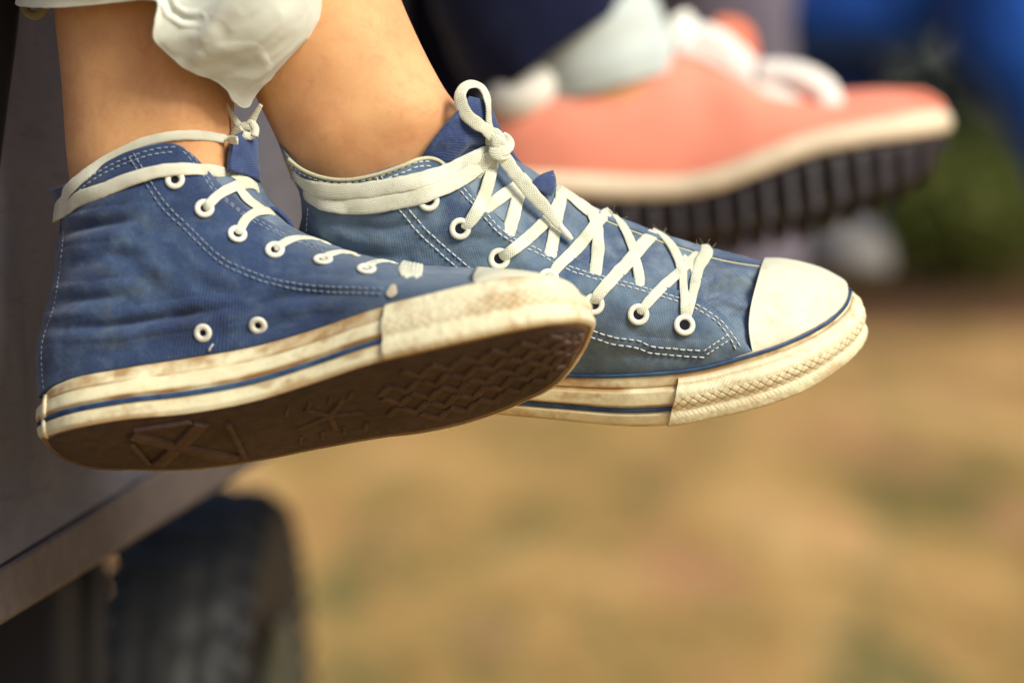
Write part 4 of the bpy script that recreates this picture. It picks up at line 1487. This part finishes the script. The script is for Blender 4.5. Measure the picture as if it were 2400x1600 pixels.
tc_ = [([(384, -14), (402, 26), (430, 44), (466, 46)], 1.8, 7), ([(455, 165), (520, 142), (585, 140)], .9, 14), ([(500, 186), (548, 164), (600, 152)], .7, 11),
       ([(545, 70), (600, 30), (650, -20)], .9, 26), ([(400, 105), (440, 84), (490, 86)], -.6, 16)]
cx_, ax_ = (T2[..., 0] * -.62 + T2[..., 1] * .78), (T2[..., 0] * .78 + T2[..., 1] * .62)
wp_ = 6 * vnoise(np.stack([cx_ * .03, ax_ * .03, T2[..., 2] * .02], -1))
r1_ = 1 - np.abs(vnoise(np.stack([(cx_ + wp_) * .055, ax_ * .016, T2[..., 2] * .03 + 4], -1)))
r2_ = 1 - np.abs(vnoise(np.stack([(cx_ - wp_) * .12 + 9, ax_ * .04, T2[..., 2] * .06 + 2], -1)))
fold_ = 2.1 * (r1_ ** 3 - .35) + .7 * (r2_ ** 3 - .35)
rowf_ = np.clip(np.arange(T2.shape[0]) / 12, .25, 1)[:, None]
fold_ = fold_ * rowf_
T3 = T2 + N2 * (creases(T2, T2, N2, tc_) + .5 * fbm(T2 * .02 + 3, 2) + fold_)[..., None]
tr = obj('trousers', T3.reshape(-1, 3), grid_faces(T3.shape[0], T3.shape[1], cu=True), M_TROUS, per)
solidify(tr, 1.1, 0)
hemN = N2[0]
hp_ = np.concatenate([T3[0], T3[0][:1]])
V, f, uv = ribbon(hp_, np.concatenate([hemN, hemN[:1]]), 1.5, 1.5, 8, 2.2, .3)
obj('hem_edge', V, f, M_TROUS, per, uv=uv)
# rolled seam end behind the calf
c_ = curve(np.array([(48, -30, -30), (54, 4, -26), (70, 34, -22), (88, 36, -20), (104, 20, -18), (112, -10, -18)], float), 40)
V, f, uv = ribbon(cam(c_[:, 0], c_[:, 1], c_[:, 2]), np.tile([(.1, .2, 1)], (40, 1)), 4.4, 4.0, 10, 2.2, .15)
obj('hem_roll', V, f, cloth_mat('hem_lining', srgb(150, 140, 96), srgb(112, 108, 76)), per, uv=uv)
# trouser leg of the far leg, bunched above the frame
R = leg_rings([(-420, -1900, 300, -1850), (-170, -1400, 540, -1380), (110, -800, 760, -800), (270, -460, 860, -440), (320, -330, 890, -330)], 64, [-78, -70, -62, -58, -58], [66, 70, 64, 56, 52])
kk = knots(R)
Gf = hermite(R, kk, np.linspace(0, kk[-1], 60))
Gf = Gf + .9 * fbm(Gf * .03 + 8, 3)[..., None] * np.array([1, .2, 1.0]) * 3
solidify(obj('trousers', Gf.reshape(-1, 3), grid_faces(60, 64, cu=True), M_TROUS, per), 1.6, 0)

#@@BACKGROUND
# ================================================================== trailer the sitter's legs hang over
TR = empty('trailer', W(cam(300, 1150, -300))[0] * np.array([1, 1, 0]), 'dark worn trailer side with a tyre below, behind the dangling ankles', 'trailer')


def panel_mat():
    t = NT('trailer_panel')
    ob = t.coord('Object')
    n1 = t.noise(ob, 9, 5, .62, .6)
    n2 = t.noise(t.coord('Object', (1, .4, 3)), 60, 4, .65, .5)
    n3 = t.noise(ob, 420, 3, .6)
    c = t.mix(t.rampv(n1, .35, .7), srgb(102, 100, 106), srgb(72, 75, 92))
    c = t.mix(t.math('MULTIPLY', t.rampv(n2, .55, .74), .5), c, srgb(64, 58, 64))
    c = t.mix(t.math('MULTIPLY', t.rampv(n3, .6, .75), .35), c, srgb(60, 56, 66))
    return t.done(c, .62, t.bump(n3, .3, .001, t.bump(n2, .25, .003)), .35)


M_PANEL = panel_mat()
M_RAIL = plain('rail_paint', srgb(92, 82, 78), .55, 120, .25, srgb(70, 64, 66))
M_DARK = plain('trailer_black', (0.008, 0.008, 0.012, 1), .7, 60, .3)
P0, P1 = cam(0, 1322, -70), cam(590, 962, -440)
dirp = P1 - P0
upq = _M[:3, :3].T @ np.array([0, 0, 1.0])
nrm_ = np.cross(dirp, upq)
nrm_ /= np.linalg.norm(nrm_)
if nrm_[0] < 0:
    nrm_ = -nrm_


def slab(name, a, b, h0, h1, t0, t1, mat, parent, nu=2, bev=0.0):
    """box along a->b; heights h0..h1 (mm, along the vertical), thickness t0..t1 along the panel normal"""
    V = []
    for e in (a, b):
        for hh in (h0, h1):
            for tt in (t0, t1):
                V.append(e + upq * hh + nrm_ * tt)
    Fc = [(0, 1, 3, 2), (4, 6, 7, 5), (0, 4, 5, 1), (2, 3, 7, 6), (0, 2, 6, 4), (1, 5, 7, 3)]
    o = obj(name, np.array(V), Fc, mat, parent, smooth=False)
    if bev:
        m = o.modifiers.new('bevel', 'BEVEL')
        m.width = bev / 1000
        m.segments = 3
    return o


a_, b_ = P0 - dirp * 0.75, P0 + dirp * 2.3
slab('side_panel', a_, b_, 0, 620, -26, 0, M_PANEL, TR)
slab('deck', a_, b_, 596, 620, -900, -27, M_PANEL, TR)
# folded lip under the panel
a2, b2 = a_ - upq * 29, b_ - upq * 42
V = []
for e, hb in ((a_, 26), (b_, 44)):
    for hh, tt in ((-1.5, -3), (-1.5, 1.6), (-3, 3), (-hb + 3, 3), (-hb, 1), (-hb, -30), (-1.5, -30)):
        V.append(e + upq * hh + nrm_ * tt)
Fc = [(i, (i + 1) % 7, 7 + (i + 1) % 7, 7 + i) for i in range(7)] + [tuple(range(7))[::-1], tuple(range(7, 14))]
obj('bottom_rail', np.array(V), Fc, M_RAIL, TR, smooth=False)
# black strip down the panel at the left
c_ = curve(np.array([(8, -260, -50), (0, 0, -52), (-30, 250, -54), (-60, 480, -56), (-90, 700, -56)], float), 30)
V, f, uv = ribbon(cam(c_[:, 0], c_[:, 1], c_[:, 2]), np.tile([tuple(nrm_ * .6 + np.array([0, 0, .6]))], (30, 1)), 23, 5, 12, 4)
obj('black_strip', V, f, M_DARK, TR, uv=uv)


def boxq(name, x0, x1, y0, y1, d0, d1, mat, parent):
    V = [cam(x, y, (d0 + d1) / 2) * np.array([1, 1, 0]) + np.array([0, 0, d]) for x in (x0, x1) for y in (y0, y1) for d in (d0, d1)]
    Fc = [(0, 1, 3, 2), (4, 6, 7, 5), (0, 4, 5, 1), (2, 3, 7, 6), (0, 2, 6, 4), (1, 5, 7, 3)]
    o = obj(name, np.array(V), Fc, mat, parent, smooth=False)
    m = o.modifiers.new('bevel', 'BEVEL')
    m.width = .006
    m.segments = 2
    return o


boxq('chassis_beam', -700, 172, 1345, 1760, -420, -300, M_DARK, TR)
boxq('support_post', 176, 240, 1200, 2700, -440, -395, plain('post_paint', srgb(26, 24, 23), .8, 80), TR)
# wheel
wheel = bpy.data.objects.new('wheel', None)
col.objects.link(wheel)
wheel.parent = TR
Rw, hw = 285.0, 76.0
wc = np.array([cam(374, 1300, -560)[0], -400.0, -880.0])
wheel.location = Vector(W(wc)[0]) - base_of(TR)
yaw = math.radians(-2)
ax = np.array([math.cos(yaw), 0, -math.sin(yaw)])
e2 = np.array([0, 1.0, 0])
e3 = np.cross(ax, e2)
PW = .76
prof = [(-58, 176), (-68, 205), (-72, 235), (-70, 258), (-62, 274), (-46, 283), (-20, 285.5), (0, 286), (20, 285.5), (46, 283), (62, 274), (70, 258), (72, 235), (68, 205), (58, 176)]
prof = curve(np.array(prof, float) * np.array([PW, 1.0]), 60)
nth = 240
th = np.linspace(0, 2 * math.pi, nth, endpoint=False)
rr = prof[None, :, 1] + np.zeros((nth, 1))
xx_ = prof[None, :, 0] + np.zeros((nth, 1))
tread = (rr > 268) * (-4.0) * np.clip(((np.abs(((th[:, None] * 36 / math.pi + np.abs(xx_) * .02) % 2) - 1)) - .62) * 8, 0, 1)
tread -= (rr > 280) * 6.0 * (np.clip(1 - np.abs(np.abs(xx_) - 20) / 5, 0, 1))
rr = rr + tread
Vt = wc + ax * xx_[..., None] + (e2 * np.cos(th)[:, None, None] + e3 * np.sin(th)[:, None, None]) * rr[..., None]
M_TYRE = plain('tyre_rubber', (0.012, 0.012, 0.014, 1), .6, 60, .3, (0.02, 0.02, 0.019, 1), .3, .002, .3)
obj('tyre', Vt.reshape(-1, 3), grid_faces(nth, 60, cv=True), M_TYRE, wheel)
rp = curve(np.array([(-56, 178), (-50, 160), (-20, 140), (20, 140), (46, 158), (58, 180), (52, 172), (30, 130), (26, 60), (38, 52), (40, 10)], float), 40)
Vr = wc + ax * rp[None, :, 0, None] + (e2 * np.cos(th[::4])[:, None, None] + e3 * np.sin(th[::4])[:, None, None]) * rp[None, :, 1, None]
obj('rim', Vr.reshape(-1, 3), grid_faces(60, 40, cv=True), plain('rim_paint', srgb(96, 102, 94), .5, 60, .2, metallic=.3), wheel)
# shoulder blocks, one mesh shared by all
bm_ = Bag()
bx = np.array([(sx * 13, sy * 8.5, sz * 7) for sx in (-1, 1) for sy in (-1, 1) for sz in (-1, 1)], float)
bx[bx[:, 2] > 0, :2] *= .8
me = bpy.data.meshes.new('tread_block')
me.from_pydata((bx / 1000).tolist(), [], [(0, 1, 3, 2), (4, 6, 7, 5), (0, 4, 5, 1), (2, 3, 7, 6), (0, 2, 6, 4), (1, 5, 7, 3)])
me.materials.append(M_TYRE)
for i in range(54):
    a = 2 * math.pi * i / 54
    for sd in (1, -1):
        rad = e2 * math.cos(a) + e3 * math.sin(a)
        out_ = Vector(Wv(rad * .8 + ax * sd * .6)).normalized()
        tan = Vector(Wv(-e2 * math.sin(a) + e3 * math.cos(a))).normalized()
        sd_ = tan.cross(out_)
        o = bpy.data.objects.new('tread_block', me)
        col.objects.link(o)
        o.parent = wheel
        p_ = Vector(W(wc + rad * 271 + ax * sd * 60 * PW)[0]) - base_of(wheel)
        o.matrix_local = Matrix.Translation(p_) @ Matrix((sd_, tan, out_)).transposed().to_4x4()

# ================================================================== coral shoe of the next sitter
dC = -580.0
kC = .2085 * (D - dC) / D
C = Shoe(8, 200, [(1100, 430), (1300, 455), (1500, 466), (1640, 455), (1800, 405), (1950, 355), (2100, 328), (2240, 300)], [(1100, dC), (2240, dC + 20)], kC)
SC = empty('lug_sole_shoe', W(C.q(1600, 500, 0)[0])[0], 'blurred coral pink shoe with white laces and thick black lug sole', 'shoe')
M_CORAL = plain('coral_leather', srgb(244, 154, 128), .6, 30, .12, srgb(240, 143, 117), .05, .002, .35)
M_CREAM = plain('cream_rubber', srgb(240, 220, 190), .6, 60, .15)
M_WHITE = plain('white_padding', srgb(240, 238, 228), .9, 60, .08, sheen=.2)
M_LUG = plain('lug_rubber', srgb(32, 27, 31), .5, 60, .3, srgb(46, 38, 42), spec=.4)
M_PINKLACE = plain('pink_lace', srgb(248, 238, 230), .9, 200, .08, sheen=.2)
cb = [(1112, 395, 0), (1135, 398, 14), (1200, 404, 26), (1305, 408, 33), (1487, 416, 36), (1598, 415, 40), (1680, 398, 45), (1791, 354, 50), (1902, 315, 50), (2040, 287, 44), (2150, 268, 28), (2212, 262, 0)]
ct = [(1112, 285, 0), (1130, 278, 10), (1180, 262, 22), (1282, 240, 32), (1432, 206, 32), (1562, 143, 26), (1632, 132, 20), (1700, 152, 14), (1780, 200, 10), (1930, 222, 6), (2060, 219, 2), (2165, 228, -6)]
rows = []
for f_, bl in ((0, 0), (.3, 3.5), (.65, 4.5), (1, 0)):
    rows.append([(a[0] * (1 - f_) + b[0] * f_ + (14 * math.sin(math.pi * f_) if i == 11 else 0), a[1] * (1 - f_) + b[1] * f_, a[2] * (1 - f_) + b[2] * f_ + bl * (1.6 if i > 6 else 1) * (0 if i in (0, 11) else 1)) for i, (a, b) in enumerate(zip(cb, ct))])
Qn, Qf = C.both(net(np.array(rows), 40, 110))
solidify(obj('upper', Qn.reshape(-1, 3), grid_faces(40, 110), M_CORAL, SC, uv=grid_uv(Qn)), 3, 0)
solidify(obj('upper', Qf.reshape(-1, 3), grid_faces(40, 110), M_CORAL, SC, uv=grid_uv(Qf)), 3, 0)
top_edge = np.concatenate([Qn[-1:, 55:], Qf[-1:, 55:]], 0)
wq = np.linspace(0, 1, 10)[:, None, None]
crown = top_edge[0][None] * (1 - wq) + top_edge[1][None] * wq + np.array([0, 1, 0]) * (14 * wq * (1 - wq))
obj('vamp', crown.reshape(-1, 3), grid_faces(10, crown.shape[1]), M_CORAL, SC)
wt = [(a[0], a[1] - 4, a[2] + (3 if i not in (0, 11) else 0)) for i, a in enumerate(cb)]
wt[11] = (2206, 256, 0)
wb = [(1104, 450, 0), (1128, 454, 15), (1200, 460, 29), (1321, 462, 36), (1487, 470, 39), (1598, 466, 43), (1680, 450, 48), (1791, 408, 53), (1902, 366, 53), (2040, 338, 47), (2152, 322, 30), (2222, 308, 0)]
build_foxing(C, wt, wb, 90, lambda s: 3 * np.sqrt(np.clip(1 - (2 * s - 1) ** 2, 0, 1)), 'midsole', M_CREAM, SC, 2)
lb = [(1112, 520, 0), (1132, 530, 13), (1200, 540, 26), (1321, 550, 33), (1487, 562, 36), (1598, 566, 40), (1680, 558, 45), (1791, 536, 50), (1902, 510, 50), (2040, 470, 44), (2146, 432, 27), (2214, 372, 0)]
G_ = net(np.array([[(b[0], b[1] - 4, b[2] * .93) for b in wb], [((a[0] + b[0] * 2) / 3, (a[1] + b[1] * 2) / 3, b[2] * .86) for a, b in zip(wb, lb)]], float), 6, 90)
qn_, qf_ = C.both(G_)
ring = np.concatenate([qn_, qf_[:, -2:0:-1]], 1)
fc = grid_faces(6, ring.shape[1], cu=True) + [tuple(5 * ring.shape[1] + i for i in range(ring.shape[1]))]
obj('outsole', ring.reshape(-1, 3), fc, M_LUG, SC)
WB, LB = curve(np.array(wb), 300), curve(np.array(lb), 300)
for k in range(20):
    i0 = int(6 + k * 14.4)
    i1 = i0 + 10
    a, b_2, c2, d2 = WB[i0], WB[i1], LB[i0], LB[i1]
    for side in (1, -1):
        V = []
        for p_, o_ in ((a, 1), (b_2, 1), (d2, 2), (c2, 2)):
            for ins in (1.0, .55):
                n__, f__ = C.both(np.array([[p_[0], p_[1] + (0 if o_ == 2 else 6), p_[2] * ins + (2.5 if ins == 1 else 0)]]))
                V.append((n__ if side == 1 else f__)[0])
        o = obj('lug', np.array(V), [(0, 2, 4, 6), (1, 7, 5, 3), (0, 1, 3, 2), (2, 3, 5, 4), (4, 5, 7, 6), (6, 7, 1, 0)], M_LUG, SC, smooth=False)
        m = o.modifiers.new('bevel', 'BEVEL')
        m.width = .007
        m.segments = 2
# padded white collar and heel pad
cq, _ = C.q(*curve(np.array([(1150, 256, 4), (1200, 242, 12), (1282, 222, 18), (1432, 188, 18), (1540, 140, 14), (1600, 112, 8)], float), 50).T)
V, f = tube(cq, np.linspace(12, 9, 50), 14)
obj('collar_lining', V, f, M_WHITE, SC)
c0, _ = C.q(1228, 214, 26)
uu, vv = np.meshgrid(np.linspace(0, 2 * math.pi, 32, endpoint=False), np.linspace(0, math.pi, 18))
rt = math.radians(28)
ex, ey = np.array([math.cos(rt), math.sin(rt), 0]), np.array([-math.sin(rt), math.cos(rt), 0])
V = c0 + ex * (27 * np.cos(uu) * np.sin(vv))[..., None] + ey * (20 * np.cos(vv))[..., None] + np.array([0, 0, 1]) * (20 * np.sin(uu) * np.sin(vv))[..., None]
obj('heel_pad', V.reshape(-1, 3), grid_faces(18, 32, cu=True), M_WHITE, SC)
# tongue with a white lining peak and coral outside
tq = net(np.array([[(1560, 150, 20), (1568, 90, 18), (1575, 40, 14)], [(1620, 140, 10), (1612, 80, 8), (1596, 30, 6)], [(1690, 150, -4), (1650, 90, -4), (1610, 40, -4)]], float), 14, 20)
q_, _ = C.both(tq)
solidify(obj('tongue', q_.reshape(-1, 3), grid_faces(14, 20), M_WHITE, SC), 8, 0)
tq = net(np.array([[(1660, 150, -14), (1668, 70, -16), (1672, 52, -18)], [(1720, 160, -18), (1722, 74, -20), (1712, 46, -24)], [(1760, 190, -26), (1768, 110, -28), (1752, 66, -30)]], float), 14, 20)
q_, _ = C.both(tq)
solidify(obj('tongue_tip', q_.reshape(-1, 3), grid_faces(14, 20), plain('coral_leather_orange', srgb(214, 118, 88), .6, 40), SC), 8, 0)


def c_lace(pts, w, th=5, name='lace'):
    c_ = curve(np.array(pts, float), 60)
    q_, _ = C.q(c_[:, 0], c_[:, 1], c_[:, 2])
    V, f, uv = ribbon(q_, np.tile([(.1, .3, 1)], (60, 1)), w, th, 12, 2.4)
    obj(name, V, f, M_PINKLACE, SC, uv=uv)


c_lace([(1640, 80, 22), (1690, 100, 22), (1730, 140, 22), (1770, 180, 22), (1800, 200, 20)], 19)
c_lace([(1590, 100, 22), (1650, 118, 22), (1720, 152, 22), (1790, 206, 22), (1830, 236, 22)], 18)
c_lace([(1780, 170, 24), (1840, 168, 26), (1896, 182, 28), (1938, 214, 28), (1944, 250, 28), (1922, 274, 28), (1890, 266, 27), (1850, 246, 26), (1800, 214, 24), (1776, 190, 22)], 18, 8)
c_lace([(1700, 100, 16), (1740, 130, 16), (1770, 176, 18)], 12, 6)

# ---- the wearer: sock, dark jeans
M_SOCK = cloth_mat('sock_grey', srgb(206, 214, 210), srgb(178, 192, 190))
M_NAVY = plain('navy_denim', srgb(24, 30, 62), .9, 25, .4, srgb(16, 18, 44), .3, .003, .1, .2)
P2 = empty('person', W(cam(1000, -1400, -620))[0], 'person in dark navy jeans wearing the coral shoe, beyond the near ankles', 'person')
R2_ = leg_rings([(1060, -1500, 1480, -1500), (1020, -700, 1440, -760), (1090, -240, 1480, -300), (1180, 0, 1500, -70), (1240, 160, 1545, 60), (1280, 260, 1600, 170), (1300, 330, 1680, 280), (1340, 380, 1760, 350)], 48,
                [dC - 20, dC - 12, dC - 6, dC - 2, dC, dC, dC, dC], [60, 60, 52, 46, 40, 36, 32, 22])
kk = knots(R2_)
Gs = hermite(R2_, kk, np.linspace(0, kk[-1], 60))
obj('body', Gs.reshape(-1, 3), grid_faces(60, 48, cu=True), M_SKIN_A, P2)
kq = np.linspace(kk[2], kk[5], 40)
Gs2 = hermite(R2_, kk, kq)
ctr = Gs2.mean(1, keepdims=True)
Gs2 = ctr + (Gs2 - ctr) * 1.07 + np.array([1.2, .4, 1.2]) * (1.5 * np.sin(np.linspace(0, 30, 40)))[:, None, None] * .4
solidify(obj('sock', Gs2.reshape(-1, 3), grid_faces(40, 48, cu=True), M_SOCK, P2), 3, 0)


def trouser(pairs, dep, rd, mat, parent, seed=1, amp=4.0, nv=60, name='jeans'):
    R = leg_rings(pairs, 56, dep, rd)
    kk = knots(R)
    G = hermite(R, kk, np.linspace(0, kk[-1], nv))
    c = G.mean(1, keepdims=True)
    dirn = (G - c) / np.maximum(np.linalg.norm(G - c, axis=-1, keepdims=True), 1e-6)
    G = G + dirn * (amp * fbm(G * .016 + seed, 3))[..., None]
    return solidify(obj(name, G.reshape(-1, 3), grid_faces(nv, 56, cu=True), mat, parent), 3, 0)


trouser([(930, -1500, 1600, -1500), (900, -700, 1560, -760), (980, -200, 1540, -330), (1040, 60, 1520, -110), (1095, 180, 1506, -20), (1150, 250, 1488, 8)], [dC - 30, dC - 25, dC - 18, dC - 12, dC - 8, dC - 5], [88, 86, 78, 70, 64, 60], M_NAVY, P2, 3)
trouser([(760, -1500, 1460, -1500), (760, -700, 1440, -700), (830, -200, 1400, -220), (890, 100, 1370, 60), (940, 330, 1330, 280), (980, 480, 1300, 440)], [dC - 250] * 6, [95, 90, 84, 80, 76, 72], M_NAVY, P2, 7)

# ================================================================== people further away
M_PURP = plain('mauve_trouser', srgb(116, 108, 120), .92, 12, .25, srgb(88, 82, 96), .2, .004, .1, .2)
M_BLUE = plain('bright_denim', srgb(32, 86, 180), .9, 10, .35, srgb(22, 62, 142), .3, .004, .1, .2)
M_BOOT = plain('pale_boot', srgb(132, 127, 124), .7, 20, .25)


def far_leg(name, pairs, d, r, mat, parent, seed):
    n_ = len(pairs)
    return trouser(pairs, [d] * n_ if not isinstance(d, list) else d, r if isinstance(r, list) else [r] * n_, mat, parent, seed, 7.0, 50, name)


def shoe_lump(parent, px, py, d, w, h, dep, mat, name='boot'):
    """low ankle boot, toe towards the lens: shaft and rounded foot in one skin"""
    c = cam(px, py, d)
    rows_ = []
    th = np.linspace(0, 2 * math.pi, 36, endpoint=False)
    for t, sx, sz, zo, y in ((0, .95, 1.0, .28, 0), (0, 1.0, 1.06, .3, .06), (.0, .98, 1.04, .3, .22), (0, .92, .9, .22, .42), (0, .80, .6, .0, .62), (0, .74, .5, -.08, .85), (0, .76, .5, -.1, 1.0)):
        rows_.append(c + np.stack([w / 2 * sx * np.cos(th), np.full(36, y * h), dep / 2 * sz * np.sin(th) + zo * dep / 2], -1))
    G = np.array(rows_)
    kk = knots(G)
    G = hermite(G, kk, np.linspace(0, kk[-1], 30))
    F_ = grid_faces(30, 36, cu=True) + [tuple(range(36))[::-1]]
    return obj(name, G.reshape(-1, 3), F_, mat, parent)


def foot_y(d, px):
    """photo row of the ground at depth d"""
    dep = (D - d) / 1000
    y = -(CAM_H - dep * math.tan(PITCH)) * math.cos(PITCH)
    return 800 - y / dep * F


P3 = empty('person', W(cam(1600, -500, -1500))[0], 'blurred person in mauve grey trousers, dangling a leg behind the coral shoe', 'person')
dm = -1500
far_leg('trousers', [(1380, -700, 1800, -700), (1470, -300, 1830, -300), (1540, 0, 1850, 0), (1600, 300, 1880, 300), (1640, 560, 1890, 560), (1650, 720, 1880, 720)], dm, [78, 74, 68, 62, 58, 54], M_PURP, P3, 11)
shoe_lump(P3, 1765, 860, dm, 92, 90, 240, M_LUG)
P4 = empty('person', W(cam(2150, -300, -1800))[0] * np.array([1, 1, 0]), 'blurred person in bright blue jeans and pale shoes at the right edge', 'person')
db = -1800
far_leg('jeans', [(2560, -520, 2900, -220), (2330, -400, 2460, -60), (2090, -230, 2170, 96), (1920, -110, 1985, 136), (1838, -20, 1866, 110)], [db + 60, db + 60, db + 50, db + 40, db + 40], [80, 78, 70, 60, 34], M_BLUE, P4, 21)
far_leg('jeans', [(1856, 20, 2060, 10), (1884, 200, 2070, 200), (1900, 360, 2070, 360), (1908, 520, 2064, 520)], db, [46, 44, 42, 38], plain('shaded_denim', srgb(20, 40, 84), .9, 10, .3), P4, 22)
far_leg('jeans', [(2560, -460, 2900, -280), (2280, -330, 2600, -400), (2206, -60, 2540, -120), (2226, 90, 2560, 40), (2296, 222, 2590, 170), (2360, 300, 2610, 260), (2440, 470, 2640, 440), (2470, 700, 2650, 700)], db + 120, [80, 80, 74, 68, 62, 58, 54, 50], M_BLUE, P4, 23)
shoe_lump(P4, 1982, 645, db, 94, 84, 190, M_BOOT)
shoe_lump(P4, 2560, 860, db + 120, 86, 84, 190, M_BOOT)

# ================================================================== vegetation
rng = np.random.default_rng(11)
M_SHRUB = leaf_mat('shrub_leaf', [srgb(58, 70, 28), srgb(92, 100, 42), srgb(106, 112, 52), srgb(70, 84, 36)])
M_HEDGE = leaf_mat('hedge_leaf', [srgb(14, 22, 30), srgb(22, 34, 36), srgb(34, 46, 40)])
M_STEM = plain('shrub_stem', srgb(70, 54, 40), .9, 40)


def shrub(x, y, w, h, n, label):
    e = empty('shrub', (x, y, 0), label, 'shrub', 'shrubs along the far edge of the clearing')
    P = rng.normal(size=(n, 3))
    P /= np.linalg.norm(P, axis=1, keepdims=True)
    P *= (rng.random((n, 1)) ** .4)
    bump_ = 1 + .28 * fbm(P * 1.9 + x, 2)[:, None]
    P = P * bump_ * np.array([w / 2, w / 2.4, h / 2]) + np.array([x, y, h * .52])
    P[:, 2] = np.maximum(P[:, 2], .03)
    V, Fq = leaf_quads(P, .13, rng, 1.0)
    obj_w('foliage', V, Fq, M_SHRUB, e, smooth=False)
    b = Bag()
    for k in range(6):
        a = rng.uniform(0, 6.28)
        tip = np.array([math.cos(a) * w * .25, math.sin(a) * w * .2, h * .7])
        s_ = np.linspace(0, 1, 6)[:, None]
        V, f = tube(tip * s_ + np.array([0, 0, .06]) * np.sin(s_ * 3), np.linspace(.025, .006, 6), 6)
        b.add(V + np.array([x, y, 0]), f)
    o = obj_w('stem', np.concatenate(b.V), b.F, M_STEM, e)


for args in [(1.85, 15.6, 1.0, .9, 1700, 'low olive green shrub leftmost of three beyond the coral toe'), (2.45, 15.2, 1.2, .85, 2000, 'low olive green shrub in the middle of three, right of the coral toe'),
             (3.2, 15.8, 1.2, .95, 2000, 'low olive green shrub rightmost of three at the frame edge')]:
    shrub(*args)
he = obj_w('hedge', *leaf_quads(np.stack([rng.uniform(-7, 9, 9000), rng.uniform(19.5, 21.5, 9000), rng.uniform(0, 4.2, 9000) ** 1.0], -1), .34, rng, 1.0), M_HEDGE, None, smooth=False)
he['label'] = 'tall dark leafy hedge closing the background behind everyone'
he['category'] = 'hedge'

# ---- thighs and hips of the sitter, resting on the deck behind the knees
hipA = cam(30, -1720, -60) - nrm_ * 430 + upq * 20
kneeA, kneeB = cam(60, -1690, -58), cam(-20, -1680, -72)
hipB = hipA + dirp / np.linalg.norm(dirp) * 130
b = Bag()
for k_, h_ in ((kneeA, hipA), (kneeB + dirp / np.linalg.norm(dirp) * 60, hipB)):
    p_ = arc(np.array([k_ + nrm_ * 45, k_, (k_ + h_) / 2 + upq * 12, h_]), n=20)
    V, f = tube(p_, np.interp(np.linspace(0, 1, 20), [0, .1, .4, 1], [40, 68, 76, 92]), 28)
    b.add(V, f)
hc = (hipA + hipB) / 2
p_ = arc(np.array([hc - upq * 40, hc + upq * 140, hc + upq * 320 + nrm_ * 10, hc + upq * 520]), n=24)
V, f = tube(p_, np.interp(np.linspace(0, 1, 24), [0, .1, .5, 1], [100, 150, 140, 165]), 28)
b.add(V, f)
b.obj('trousers', M_TROUS, per)
